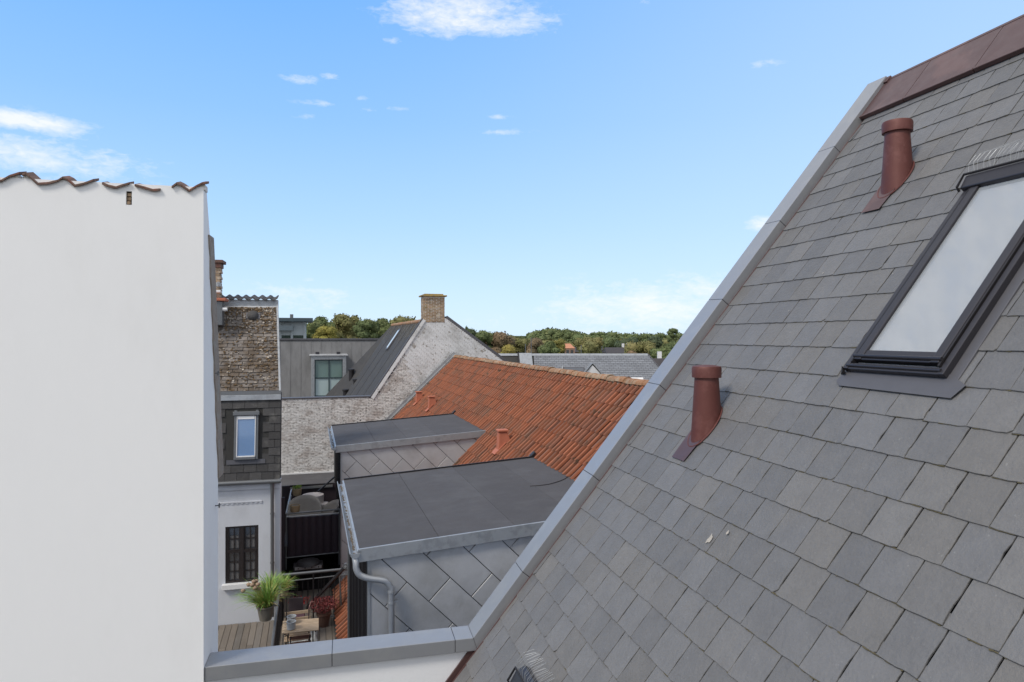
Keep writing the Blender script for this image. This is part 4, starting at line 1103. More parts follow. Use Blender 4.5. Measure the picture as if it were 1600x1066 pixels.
# dormer
q0 = at(486, 625, VM - .1); q1 = at(541, 556, VM - .1)
u0, u1, z0, z1 = q0.dot(E2), q1.dot(E2), q0.z, q1.z
dk = node('dormer_window', RP((u0 + u1) / 2, VM, z0), gm_)
fw = .22
d = MB(); v0, v1 = VM - .1, VM + 1.5
d.fbox(RP, u0, u0 + fw, v0, v1, z0 - .3, z1); d.fbox(RP, u1 - fw, u1, v0, v1, z0 - .3, z1); d.fbox(RP, u0 + fw, u1 - fw, v0, v1, z1 - .24, z1); d.fbox(RP, u0 + fw, u1 - fw, v0, v1, z0 - .3, z0 + .2)
d.build('surround', ZINC_L, dk, bevel=.01)
MB().fbox(RP, u0 - .10, u1 + .10, v0 - .08, v1 + .3, z1, z1 + .09).build('dormer_roof', ZINC, dk, bevel=.01)
um = (u0 + u1) / 2 + .02; zm_ = z0 + .2 + (z1 - .24 - z0 - .2) * .50
f = MB(); t = .06; a0, a1_, b0, b1 = u0 + fw, u1 - fw, z0 + .2, z1 - .24
f.fbox(RP, a0, a0 + t, v0 + .1, v0 + .2, b0, b1); f.fbox(RP, a1_ - t, a1_, v0 + .1, v0 + .2, b0, b1); f.fbox(RP, a0 + t, a1_ - t, v0 + .1, v0 + .2, b1 - t, b1); f.fbox(RP, a0 + t, a1_ - t, v0 + .1, v0 + .2, b0, b0 + t)
f.fbox(RP, um - .04, um + .04, v0 + .1, v0 + .2, b0 + t, b1 - t); f.fbox(RP, a0 + t, um - .04, v0 + .1, v0 + .2, zm_ - .04, zm_ + .04); f.fbox(RP, um + .04, a1_ - t, v0 + .1, v0 + .2, zm_ - .04, zm_ + .04)
f.build('frame', mat('dark_green_frame', (.04, .065, .07), .5, var=.05), dk)
for (xa, xb) in ((a0 + t, um - .04), (um + .04, a1_ - t)):
    MB().fbox(RP, xa, xb, v0 + .15, v0 + .16, zm_ + .04, b1 - t).build('pane', GLASS_GREEN, dk)
    MB().fbox(RP, xa, xb, v0 + .15, v0 + .16, b0 + t, zm_ - .04).build('pane', darkglass('blind_glass', (.42, .52, .52), .12), dk)
for px in (496, 529):
    p = at(px, 553, VM + .3); MB().fbox(RP, p.dot(E2) - .12, p.dot(E2) + .12, VM + .4, VM + .5, z1 + .09, z1 + .25).build('vent_grille', FRAME, dk)
# pavilion
pk = node('rooftop_room', RP(-1, 45, mz), gm_)
PV = 49.5
pl = at(395, 530, PV).dot(E2); pr = at(478, 530, PV).dot(E2); pz1 = at(480, 503, PV).z; pz0 = mz
MB().fbox(RP, pl, pr, PV, PV + .12, pz1 - .95, pz1 - .02).fbox(RP, pr - .12, pr, PV + .12, PV + 4, pz0, pz1 - .02).fbox(RP, pl, pr, PV + 4, PV + 4.1, pz0, pz1).build('upper_wall', PALEFR, pk)
prf = at(482, 503, PV).dot(E2) + .0
MB().fbox(RP, pl, prf + .3, PV - .6, PV + 4.4, pz1, pz1 + .26).build('roof', mat('slate_blue_metal', (.06, .085, .10), .5, .3, var=.06), pk, bevel=.02)
for px in (438, 456, 476):
    uu = at(px, 520, PV).dot(E2); MB().fbox(RP, uu - .08, uu + .08, PV - .06, PV, pz0, pz1 - .02).build('post', PALEFR, pk)
us_ = [at(px, 520, PV).dot(E2) for px in (395, 438, 456, 476)]
for a, b in zip(us_, us_[1:]):
    MB().fbox(RP, a + .08, b - .08, PV + .02, PV + .05, pz0 + .05, pz1 - .95).build('pane', darkglass('reflecting_glass', (.05, .075, .06), .05), pk)
MB().fbox(RP, pl, at(458, 510, PV).dot(E2), PV - .5, PV - .1, pz1 - .62, pz1 - .28).build('sun_screen', mat('screen_metal', (.10, .13, .15), .6, var=.05), pk)
MB().tube([RP(at(455, 495, PV).dot(E2), PV + 1, pz1 + .25), RP(at(455, 495, PV).dot(E2), PV + 1, pz1 + .55)], .12, 10).build('roof_stub', STEEL, pk)

# ================================================================== 7. slate houses to the right behind the ridge
def dw(px, py, D): r = ray(px, py); return r * D
bh = thing('grey_slate_house', 'long low house with pale grey blue slate roof just behind the red tile ridge', 'house', dw(920, 700, 46) * 1.0)
D0 = 46
rl, rr_ = dw(834, 554, D0), dw(1012, 556, D0)
ax = V(rr_.x - rl.x, rr_.y - rl.y, 0).normalized(); back = V(-ax.y, ax.x, 0)
SLp = (-back * math.cos(R(42)) - UP * math.sin(R(42))); SNn = (-back * math.sin(R(42)) + UP * math.cos(R(42)))
rz = rl.z; O_ = V(rl.x, rl.y, rz)
LEN = (rr_ - rl).length
def GS(a, t, n): return O_ + ax * a + SLp * t + SNn * n
hip = .42
MB().prism([GS(-7, 0, -.03), GS(LEN, 0, -.03), GS(LEN + hip * 5, 5, -.03), GS(-7, 5, -.03)], SNn * -.2).build('roof_boarding', UNDER, bh)
m = MB(); r_ = random.Random(19); t = .18; row = 0
while t < 4.6:
    a = 0.0 - (.15 if row % 2 else 0)
    lim = LEN + hip * t - .04
    while a < lim:
        a0, a1_ = max(a, 0), min(a + .30, lim)
        if a1_ - a0 > .04: d_ = r_.uniform(-.005, .005); m.prism([GS(a0 + .004, t + d_, .028), GS(a1_ - .004, t + d_, .028), GS(a1_ - .004, t - .20, .006), GS(a0 + .004, t - .20, .006)], -SNn * .010)
        a += .305
    t += .175; row += 1
m.build('slate_covering', GREYSLATE, bh, kind='stuff')
m = MB(); t = .18; row = 0
while t < 4.6:
    a = -6.8
    while a < -1.15: m.prism([GS(a + .004, t, -.03), GS(a + .296, t, -.03), GS(a + .296, t - .2, -.05), GS(a + .004, t - .2, -.05)], -SNn * .01); a += .3
    t += .175; row += 1
m.build('darker_slate_covering', slate_mat('dark_blue_slate', (.075, .078, .088), (.09, .09, .095), .15), bh, kind='stuff')
MB().box(GS(-7, -.06, -.02), ax * (LEN + 7), SLp * .22, SNn * .06).build('ridge_flashing', ZINC_L, bh, bevel=.01)
MB().prism([GS(-1.02, -.05, .0), GS(-.15, -.05, .0), GS(-.15 + .3, 5, .0), GS(-1.02 + .3, 5, .0)], SNn * .10).build('party_wall_capping', ZINC_L, bh, bevel=.01)
MB().prism([GS(-1.12, -.05, .0), GS(-1.03, -.05, .0), GS(-1.03 + .3, 5, .0), GS(-1.12 + .3, 5, .0)], SNn * .14).build('party_wall_edge', BLACK, bh)
MB().prism([GS(LEN, 0, 0), GS(LEN + .06, 0, 0), GS(LEN + hip * 5 + .06, 5, 0), GS(LEN + hip * 5, 5, 0)], SNn * .05).build('hip_trim', FLASH, bh)
q = GS(LEN, 0, -.05); q2 = GS(LEN + hip * 5, 5, -.05)
MB().prism([q, q2, q2 + back * 7 , q + back * .5], UP * -.1).build('hip_slope', GREYSLATE, bh)
MB().prism([GS(-7, 0, -.1), GS(LEN, 0, -.1), GS(LEN, 0, -.1) + back * 6 - UP * 5, GS(-7, 0, -.1) + back * 6 - UP * 5], UP * -.1).build('rear_slope', GREYSLATE, bh)
p0, p1 = GS(-7, 4.6, 0), GS(LEN + hip * 5 - .4, 4.6, 0)
MB().prism([V(p0.x, p0.y, GROUND), V(p1.x, p1.y, GROUND), V(p1.x, p1.y, GROUND) + back * 6, V(p0.x, p0.y, GROUND) + back * 6], UP * (p0.z - .1 - GROUND)).build('wall', PLASTER, bh)
# roof dormer with white gablet, and a small open roof window
def ong(px, py): r = ray(px, py); return r * (O_.dot(SNn) / r.dot(SNn))
p = ong(925, 588); dk = node('dormer', p, bh)
w2 = .62; pk0 = p - ax * 1.4
MB().prism([p - ax * w2 - SLp * .1, p + ax * w2 - SLp * .1, p + UP * .75], back * -.35).build('gablet', WHITEP, dk)
MB().prism([p - ax * (w2 + .1) - back * .4, p + UP * .86 - back * .4, p + UP * .86 + back * 1.1, p - ax * (w2 + .1) + back * .6], ax * -.05).build('dormer_roof', ZINC_L, dk)
MB().prism([p + ax * (w2 + .1) - back * .4, p + UP * .86 - back * .4, p + UP * .86 + back * 1.1, p + ax * (w2 + .1) + back * .6], ax * .05).build('dormer_roof', ZINC_L, dk)
a = (p - O_).dot(ax); tt = (p - O_).dot(SLp)
k_ = node('roof_window', p, bh)
MB().fbox(GS, a - 1.9, a - .45, tt - .75, tt + .25, .03, .10).build('frame', FLASH, k_, bevel=.01)
MB().fbox(GS, a - 1.8, a - .55, tt - .66, tt + .2, .09, .105).build('pane', GLASS_DARK, k_)
MB().fbox(GS, a - 1.98, a - 1.9, tt - .8, tt + .2, .03, .2).build('side_cheek', ZINC_L, k_)
p = ong(996, 597); a = (p - O_).dot(ax); tt = (p - O_).dot(SLp); k_ = node('roof_window', p, bh)
MB().fbox(GS, a - .5, a + .4, tt - .3, tt + .5, .03, .12).build('frame', WHITEP, k_, bevel=.01)
MB().fbox(GS, a - .62, a - .5, tt - .3, tt + .4, .03, .2).build('side_cheek', BLACK, k_)
# thin poles on the ridge
for i, (px, h) in enumerate(((830, 1.5), (821, .9), (908, .8))):
    q = dw(px, 553, D0 + .2); o = MB().tube([q - UP * .1, q + UP * h * .75], .028, 6).build('aerial_pole', STEEL)
    tag(o, ['tallest thin grey pole on the slate ridge, near the white party wall', 'short thin pole on the slate ridge, left of the tall one', 'thin pole on the slate ridge in front of the round tree'][i], 'pole', 'thin poles on the grey slate ridge')

# far houses among the trees
def small_house(px, py_ridge, py_eave, wpx, D, roofm, wallm, label, chim=None, hipped=True):
    c_ = dw(px, py_ridge, D); hw = wpx / F * D / 2; ez = (HY - py_eave) / F * D
    k_ = thing('distant_house', label, 'house', V(c_.x, c_.y, GROUND))
    a, b = RT, FW; dp_ = hw * 1.1
    base = [c_ - a * hw - b * dp_, c_ + a * hw - b * dp_, c_ + a * hw + b * dp_, c_ - a * hw + b * dp_]
    wl = [V(p.x, p.y, ez) for p in base]; ex = .3
    m = MB(); m.prism([V(p.x, p.y, GROUND) for p in base], UP * (ez - GROUND)); m.build('wall', wallm, k_)
    inn = hw * .45 if hipped else 0
    ra, rb = c_ - a * (hw - inn if not hipped else inn), c_ + a * (hw - inn if not hipped else inn)
    if not hipped: ra, rb = c_ - a * hw, c_ + a * hw
    m = MB(); e = [V(p.x, p.y, ez - .02) + (p - Vector((c_.x, c_.y, p.z))) * .06 for p in wl]
    m.v = e + [ra, rb]; m.f = [(0, 1, 5, 4), (1, 2, 5), (2, 3, 4, 5), (3, 0, 4), (3, 2, 1, 0)]; m.build('roof', roofm, k_)
    for i in range(3):
        uu = -hw * .6 + i * hw * .6; p = V(c_.x, c_.y, ez - 1.3) + a * uu - b * (dp_ + .02)
        MB().box(p - a * .3, a * .6, b * .05, UP * .9).build('window', GLASS_DARK, k_)
    if chim:
        for cx in chim:
            p = c_ + a * (cx * hw); MB().box(p - a * .2 - UP * .4, a * .4, b * .4, UP * 1.1).build('chimney', WHITEP, k_)
    return k_
FARRED = mat('far_red_roof', (.48, .22, .13), .85, var=.12, scale=1)
FARDK = mat('far_dark_roof', (.05, .045, .048), .85, var=.12, scale=1)
FARW = mat('far_brick_wall', (.26, .17, .13), .85, var=.12, scale=1)
small_house(886, 537, 544, 22, 150, FARRED, FARW, 'distant house with pale orange red hipped roof among the trees')
small_house(968, 543, 551, 46, 120, FARDK, FARW, 'distant dark roofed house with white chimneys, right of the round tree', chim=(.25, .55), hipped=False)
small_house(1036, 560, 580, 50, 70, FARDK, PLASTER, 'dark roofed house with a white chimney behind the right end of the slate roof', chim=(-.2,), hipped=False)
small_house(915, 541, 549, 60, 165, FARDK, FARW, 'low dark roofed house half hidden behind the round tree', hipped=False)

# ================================================================== 8. terrace: deck, railing, balcony, furniture
dk_ = MB().prism([RP(-4.2, 9.0, DECK - .06), RP(.80, 9.0, DECK - .06), RP(.80, 17.75, DECK - .06), RP(-4.2, 17.75, DECK - .06)], UP * -.15).build('terrace', UNDER, kind='structure')
r_ = random.Random(55); u = -3.4
while u < .72:
    wd = .132
    if u + wd < -.70:
        # boards of the left terrace stop at the town house facade
        def vend(uu):  # where this board meets y = 15.99
            return (15.985 - E2.y * uu) / E1.y
        ve = vend(u + wd / 2)
    else: ve = 17.7
    cutv = r_.choice((12.6, 14.5, 16.4)) if u > -.7 else r_.choice((13.6, 14.9))
    prev = 9.05
    for e_ in ([cutv, ve] if cutv < ve - .3 else [ve]):
        if e_ - prev > .2:
            h = r_.uniform(-.003, .003)
            MB().prism([RP(u, prev + .003, DECK - .03 + h), RP(u + wd - .008, prev + .003, DECK - .03 + h), RP(u + wd - .008, e_ - .003, DECK - .03 + h), RP(u, e_ - .003, DECK - .03 + h)], UP * .028).build('plank', PLANK, dk_, bevel=.003)
        prev = e_
    u += wd
# side railing (runs away from us, splits the terraces) and cross railing
VR = 15.72; UL = -.645; HR = 1.10
rk = thing('side_railing', 'dark steel terrace railing running away from us beside the grass pots', 'railing', RP(UL, 12.5, DECK))
MB().tube([RP(UL, 9.2, DECK + HR), RP(UL, VR, DECK + HR)], .027, 10).build('handrail', STEEL, rk, smooth=60)
MB().tube([RP(UL, 9.2, DECK + HR - .12), RP(UL, VR, DECK + HR - .12)], .012, 8).build('rail', BLACK, rk)
MB().tube([RP(UL, 9.2, DECK + .08), RP(UL, VR, DECK + .08)], .012, 8).build('rail', BLACK, rk)
v_ = 9.3
while v_ < VR: 
    MB().box(RP(UL - .008, v_, DECK + .08), E2 * .016, E1 * .016, UP * (HR - .2)).build('baluster', BLACK, rk); v_ += .115
for v_ in (10.5, 12.2, 13.9, 15.68): MB().box(RP(UL - .02, v_, DECK - .02), E2 * .04, E1 * .04, UP * (HR + .01)).build('post', BLACK, rk)
rk = thing('cross_railing', 'dark steel railing with thin balusters across the back of the small terrace', 'railing', RP(0, VR, DECK))
MB().tube([RP(UL, VR, DECK + HR), RP(.80, VR, DECK + HR)], .030, 10).build('handrail', STEEL, rk, smooth=60)
MB().tube([RP(UL, VR, DECK + HR - .15), RP(.80, VR, DECK + HR - .13)], .014, 8).build('rail', STEEL, rk)
MB().tube([RP(UL, VR, DECK + .06), RP(.80, VR, DECK + .06)], .014, 8).build('rail', STEEL, rk)
u = UL + .1
while u < .78: MB().box(RP(u, VR, DECK + .06), E2 * .014, E1 * .014, UP * (HR - .2)).build('baluster', BLACK, rk); u += .115
MB().tube([RP(.66, VR, DECK), RP(.60, VR, DECK + HR)], .018, 8).build('post', STEEL, rk); 
for uu in (UL + .02, .02): MB().box(RP(uu, VR - .02, DECK), E2 * .03, E1 * .03, UP * HR).build('post', BLACK, rk)
# diagonal steel arm
p0, p1 = at(541, 884, 14.6), at(480, 950, 16.2)
ak = thing('diagonal_steel_arm', 'dark diagonal steel arm with round joint, leaning up to the dormer corner', 'steel arm', p1)
dv = (p1 - p0); sd_ = V(0, 0, 1).cross(dv).normalized()
MB().box(p0 - sd_ * .03 - UP * .04, dv, sd_ * .06, UP * .08).build('arm', BLACK, ak, bevel=.008)
MB().tube([p0 - FW * .06, p0 + FW * .02], .058, 16).build('joint', STEEL, ak, smooth=40)
MB().tube([p0 - FW * .068, p0 - FW * .06], .022, 12).build('joint_bolt', GALV, ak, smooth=40)

# balcony
BV = 17.95; bl_, br_ = at(449, 830, BV).dot(E2), at(530, 830, BV).dot(E2); bt, bb = at(490, 803, BV).z, at(490, 868, BV).z
BF = bb + .28; BB = 20.9
bk = thing('balcony', 'raised balcony with dark panelled balustrade below the whitewashed wall', 'balcony', RP((bl_ + br_) / 2, BV, bb))
MB().fbox(RP, bl_ - .1, br_ + .08, BV + .02, BB, BF - .12, BF).build('floor', BLACK, bk)
npan = 7; wdt = (br_ - bl_) / npan
for i in range(npan):
    m = MB(); x0 = bl_ + i * wdt
    pts = [RP(x0 + wdt * j / 4, BV + .02 - .04 * math.sin(math.pi * j / 4), bb + .03) for j in range(5)]
    m.prism(pts + [RP(x0 + wdt, BV + .035, bb + .03), RP(x0, BV + .035, bb + .03)], UP * (bt - bb - .09)); m.build('panel', BLACKPANEL, bk, smooth=30)
MB().tube([RP(bl_ - .02, BV - .02, bt - .02), RP(br_, BV - .02, bt - .02)], .014, 8).build('rail', GALV, bk)
MB().tube([RP(bl_ - .04, BV, bt + .05), RP(br_ + .05, BV, bt + .07)], .022, 8).build('handrail', STEEL, bk)
MB().tube([RP(bl_ - .05, BV, bb), RP(br_, BV, bb + .02)], .018, 8).build('rail', STEEL, bk)
for uu in (bl_ - .03, br_): MB().fbox(RP, uu - .015, uu + .015, BV - .01, BV + .03, bb - .3, bt + .04).build('post', STEEL, bk)
# left side rail of the balcony
MB().tube([RP(bl_ - .03, BV, bt + .06), RP(bl_ + .02, BB - .3, bt + .08)], .02, 8).build('side_handrail', GALV, bk)
MB().tube([RP(bl_ - .03, BV, bt - .10), RP(bl_ + .02, BB - .3, bt - .08)], .012, 8).build('side_rail', GALV, bk)
btop = at(490, 757, BB).z
MB().fbox(RP, bl_ - .25, br_ + .1, BB, BB + .06, DECK - 1, btop).build('back_screen', BLACKPANEL, bk)
MB().fbox(RP, bl_ - .02, br_ - .08, BB - .03, BB - .002, btop - .11, btop - .04).build('awning_box', GALV, bk)
MB().tube([RP(bl_ - .03, BB - .1, btop + .02), RP(br_ - .05, BB - .1, btop + .02)], .02, 8).build('top_rail', BLACK, bk)
q = at(522, 746, 20.5); MB().tube([q, at(497, 768, 19.5)], .025, 8).build('strut', BLACK, bk)
# dark side screen at left of balcony and black underside
MB().fbox(RP, -1.32, bl_ - .06, BV - .1, BV - .05, DECK - .5, at(445, 776, BV).z).build('side_screen', BLACKPANEL, bk)
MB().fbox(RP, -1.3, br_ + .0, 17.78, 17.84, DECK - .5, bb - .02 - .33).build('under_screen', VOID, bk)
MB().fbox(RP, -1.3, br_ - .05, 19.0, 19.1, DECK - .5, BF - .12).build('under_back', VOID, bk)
# low grey roof between balcony and brick wall
lr = MB().prism([RP(-3.2, 21.2, -5.78), RP(2.0, 21.2, -5.78), RP(2.0, VG - .05, -5.72), RP(-3.2, VG - .05, -5.72)], UP * -.2).build('low_felt_roof', FELT)
tag(lr, 'low grey felt flat roof at the foot of the whitewashed wall, behind the balcony', 'roof')
MB().fbox(RP, -3.2, 2.0, 21.3, VG, GROUND, -6.0).build('shed_wall', PLASTER, lr)
# grill under the balcony
gk = thing('barbecue', 'dark barbecue with a pale steel panel in the shade below the balcony', 'barbecue', at(477, 892, 17.0))
p = at(458, 884, 17.3); q = at(505, 884, 17.3)
ua, ub = p.dot(E2), q.dot(E2)
MB().fbox(RP, ua, ub, 17.25, 17.6, p.z - .25, p.z - .02).build('body', BLACK, gk, bevel=.02)
MB().fbox(RP, ua + .04, ub - .04, 17.235, 17.25, p.z - .10, p.z - .03).build('control_panel', GALV, gk)
for i in range(4): c_ = RP(ua + .12 + i * .16, 17.235, p.z - .065); MB().tube([c_, c_ - E1 * .02], .014, 8).build('knob', BLACK, gk)
m = MB(); m.lathe(RP((ua + ub) / 2, 17.42, p.z - .02), [(.30, 0), (.27, .06), (.15, .10), (0, .11)], 14); m.build('lid', BLACK, gk, smooth=50)
for uu in (ua + .03, ub - .06): MB().fbox(RP, uu, uu + .03, 17.3, 17.33, DECK, p.z - .25).build('leg', BLACK, gk); 

# balcony furniture
def shell_chair(px, py, v, rz, sc, label, grp):
    c_ = at(px, py, v); k_ = thing('wicker_chair', label, 'chair', V(c_.x, c_.y, BF), grp)
    m = MB(); segs, rws = 18, 6; H = c_.z - BF
    i0 = 0
    for j in range(rws):
        f = j / (rws - 1)
        for i in range(segs + 1):
            a = rz + math.pi * (.0 + 1.0 * i / segs) * 1.15 - .2
            rad = (.22 + .13 * f ** .7) * sc; hh = .38 + (H - .38) * f * (.35 + .65 * math.sin(math.pi * i / segs) ** .6)
            m.v.append(V(c_.x + math.cos(a) * rad, c_.y + math.sin(a) * rad, BF + hh))
    for j in range(rws - 1):
        for i in range(segs): a = j * (segs + 1) + i; m.f.append((a, a + 1, a + segs + 2, a + segs + 1))
    o = m.build('backrest', WICKER, k_, smooth=60); so = o.modifiers.new('solid', 'SOLIDIFY'); so.thickness = .022
    MB().lathe(V(c_.x, c_.y, BF + .34), [(.0, 0), (.24 * sc, .0), (.26 * sc, .05), (.24 * sc, .08), (0, .09)], 18).build('cushion', CREAM, k_, smooth=50)
    for a in range(4):
        an = rz + math.pi / 4 + a * math.pi / 2; d_ = V(math.cos(an), math.sin(an), 0)
        MB().tube([V(c_.x, c_.y, BF + .34) + d_ * .16, V(c_.x, c_.y, BF) + d_ * .25], .010, 6).build('leg', BLACK, k_)
    return k_
shell_chair(476, 779, 18.75, R(0), 1.25, 'round backed grey wicker chair with cream cushion on the balcony, left', 'wicker chairs on the balcony')
shell_chair(512, 784, 18.55, R(-70), 1.0, 'tilted grey wicker chair at the right end of the balcony', 'wicker chairs on the balcony')
c_ = at(489, 773, 19.5); sk = thing('padded_armchair', 'tall pale padded armchair at the back of the balcony', 'armchair', V(c_.x, c_.y, BF))
m = MB(); m.lathe(V(c_.x, c_.y, BF + .1), [(.22, 0), (.25, .1), (.30, c_.z - BF - .16), (.29, c_.z - BF - .1), (.2, c_.z - BF - .08)], 18); m.build('backrest', LINEN, sk, smooth=50)
MB().wbox(c_.x + .12, c_.x + .42, c_.y - .35, c_.y, BF + .3, c_.z - .20).build('armrest', LINEN, sk, bevel=.04)
# baskets hanging on the balcony rail
def rail_pot(px, py, v, label, plant):
    c_ = at(px, py, v); k_ = thing('hanging_basket', label, 'basket', c_ - UP * .1, 'baskets on the balcony rail')
    MB().lathe(c_ - UP * .12, [(.07, 0), (.11, .03), (.125, .20), (.118, .20), (.10, .05)], 16).build('basket', mat('woven_straw', (.40, .30, .18), .9, var=.35, scale=50, bump=.7, bscale=90), k_, smooth=50)
    MB().lathe(c_ + UP * .06, [(0, 0), (.115, 0), (.10, .01), (0, .012)], 14).build('soil', GRIME, k_)
    if plant:
        m = MB(); r2 = random.Random(1)
        for i in range(160):
            a = r2.uniform(0, 6.28); d_ = V(math.cos(a) * r2.random() * .11, math.sin(a) * r2.random() * .11, .07 + r2.random() * .07); p = c_ + d_
            m.poly([p, p + V(r2.uniform(-.03, .03), r2.uniform(-.03, .03), .02), p + V(r2.uniform(-.03, .03), 0, .035)])
        m.build('foliage', GRASS, k_)
rail_pot(464, 768, 19.3, 'straw basket with a small green plant, farther along the balcony side rail', True)
rail_pot(461, 794, 18.05, 'empty tan straw basket at the front corner of the balcony', False)

# pots of grass hanging at the side railing
def blade(m, p, d, L_, w_, droop):
    pts = []; s_ = d.cross(UP); s_ = s_.normalized() if s_.length > .01 else V(1, 0, 0)
    n_ = 5; cur = Vector(p); dirn = (UP * 1.2 + d).normalized()
    for i in range(n_ + 1):
        f = i / n_; ww = w_ * (1 - f) ** .7; pts.append((cur - s_ * ww, cur + s_ * ww)); dirn = (dirn + V(0, 0, -droop * (f + .2)) + d * .12).normalized(); cur = cur + dirn * (L_ / n_)
    i0 = len(m.v)
    for a, b in pts: m.v += [a, b]
    for i in range(n_): a = i0 + 2 * i; m.f.append((a, a + 1, a + 3, a + 2))
def grass_pot(px, py, v, r0, ht, label, nb, Lb, lean, straw, flowers, seed):
    c_ = at(px, py, v); k_ = thing('hanging_grass_pot', label, 'plant pot', c_, 'grass pots on the side railing')
    MB().lathe(c_, [(r0 * .68, 0), (r0 * .95, ht * .9), (r0 * 1.06, ht * .9), (r0 * 1.06, ht), (r0 * .9, ht), (r0 * .85, ht * .8)], 18).build('pot', POT, k_, smooth=40)
    MB().lathe(c_ + UP * ht * .85, [(0, 0), (r0 * .9, 0), (0, .01)], 14).build('soil', GRIME, k_)
    MB().box(c_ + UP * (ht - .04) + E2 * r0 * .9, E2 * .10, E1 * .02, UP * .02).build('hook', STEEL, k_)
    r2 = random.Random(seed); m = MB(); ms = MB()
    for i in range(nb):
        a = r2.uniform(0, 6.28); d_ = V(math.cos(a), math.sin(a), 0) * r2.uniform(.15, 1.1) + lean
        p = c_ + UP * ht * .9 + V(math.cos(a), math.sin(a), 0) * r2.random() * r0 * .7
        if straw and r2.random() < straw: blade(ms, p, d_ + E2 * .2, Lb * r2.uniform(.4, .8), .006, .35)
        else: blade(m, p, d_, Lb * r2.uniform(.5, 1.15), .0085, r2.uniform(.15, .42))
    m.build('grass', GRASS, k_)
    if ms.f: ms.build('dry_grass', STRAW, k_)
    if flowers:
        for i in range(flowers):
            a = r2.uniform(0, 6.28); p = c_ + UP * ht; tip = p + lean * .45 + V(r2.uniform(-.14, .16), r2.uniform(-.12, .12), r2.uniform(.30, .46)) + E2 * -.12
            fk = MB().tube([p, (p + tip) / 2 + UP * .05, tip], .004, 5).build('stem', STRAW, k_)
            mm = MB(); mm.lathe(tip - UP * .03, [(0, 0), (.028, .01), (.042, .035), (.036, .06), (.0, .075)], 10); mm.build('flower_head', SEED, k_, smooth=60)
grass_pot(415, 968, 13.0, .155, .26, 'large hanging pot of long green grass with dried flower heads, nearest on the side railing', 430, .62, -E2 * .30, .28, 10, 3)
grass_pot(424, 938, 14.6, .15, .22, 'second hanging pot of fine grass, behind the large one on the side railing', 300, .42, V(0, 0, 0), .05, 0, 8)
grass_pot(444, 930, 15.3, .11, .18, 'small hanging pot of wispy grey grass where the two railings meet', 160, .36, V(0, 0, 0), .5, 0, 12)

# bistro table
TZ_ = DECK + .74
tv0, tv1 = None, None
ta = at(440, 986, 1); 
def onz(px, py, z): r = ray(px, py); return r * (z / r.z)
q1_, q2_, q3_, q4_ = onz(440, 990, TZ_), onz(498, 984, TZ_), onz(498, 965.5, TZ_), onz(442, 970, TZ_)
tk = thing('bistro_table', 'small folding wooden slat table with two pale pots on it', 'table', V((q1_.x + q3_.x) / 2, (q1_.y + q3_.y) / 2, DECK))
ns = 9
for i in range(ns):
    f0, f1 = i / ns + .012, (i + 1) / ns - .012
    a, b = q1_.lerp(q4_, f0), q2_.lerp(q3_, f0); c_, d_ = q2_.lerp(q3_, f1), q1_.lerp(q4_, f1)
    MB().prism([a, b, c_, d_], UP * -.018).build('slat', TEAK, tk, bevel=.003)
for f in (.08, .92):
    a, b = q1_.lerp(q2_, f), q4_.lerp(q3_, f); MB().tube([a - UP * .03, b - UP * .03], .012, 6).build('frame_bar', BLACK, tk)
for f in (.16, .84):
    a, b = q1_.lerp(q2_, f), q4_.lerp(q3_, f)
    MB().tube([a - UP * .03, V(b.x, b.y, DECK)], .011, 6).build('leg', BLACK, tk); MB().tube([b - UP * .03, V(a.x, a.y, DECK)], .011, 6).build('leg', BLACK, tk)
# pots on the table
def tpot(px, py, label):
    c_ = onz(px, py, TZ_); k_ = thing('glazed_pot', label, 'pot', c_, 'pots on the bistro table')
    MB().lathe(c_, [(.07, 0), (.082, .01), (.085, .105), (.082, .125), (.090, .135), (.090, .148), (.078, .148), (.074, .06), (0, .05)], 22).build('pot_body', GLZ, k_, smooth=40)
    MB().lathe(c_ + UP * .09, [(0, 0), (.075, 0), (0, .004)], 14).build('soil', GRIME, k_)
tpot(455, 983, 'pale glazed pot at the front of the table, nearer of two'); tpot(455.5, 974.5, 'pale glazed pot on the table, behind the nearer pot')
# chairs: slat backs
def slat_chair(pa, pb, zt_, label, nslat=2, depthd=None, seatm=TEAK, tone=None):
    """pa, pb left and right top of back in plan"""
    k_ = thing('folding_chair', label, 'chair', V((pa.x + pb.x) / 2, (pa.y + pb.y) / 2, DECK), 'folding chairs on the small terrace')
    ax_ = (V(pb.x, pb.y, 0) - V(pa.x, pa.y, 0)); dd = depthd
    for i in range(nslat):
        z = zt_ - .07 - i * .13
        MB().box(V(pa.x, pa.y, z) , ax_, dd.normalized() * -.015, UP * .065).build('back_slat', seatm, k_, bevel=.004)
    for f in (.06, .94):
        p = V(pa.x, pa.y, 0) + ax_ * f
        MB().tube([V(p.x, p.y, zt_), V(p.x, p.y, 0) + dd * .5 + UP * (DECK + .45), V(p.x, p.y, DECK) + dd * 1.0], .011, 6).build('frame_side', BLACK, k_)
        MB().tube([V(p.x, p.y, 0) + dd * 1.0 + UP * (DECK + .45), V(p.x, p.y, 0) + UP * DECK - dd * .1], .011, 6).build('leg', BLACK, k_)
    for i in range(5):
        p = V(pa.x, pa.y, DECK + .45) + dd * (.12 + .2 * i)
        MB().box(p, ax_, dd * .15, UP * .016).build('seat_slat', seatm, k_, bevel=.003)
    return k_
pa, pb = onz(445, 957, DECK + .86), onz(485, 952, DECK + .86)
slat_chair(pa, pb, DECK + .86, 'light wooden slat folding chair behind the table', depthd=-E1 * .42)
pa, pb = onz(452, 1000, DECK + .50), onz(486, 996, DECK + .50)
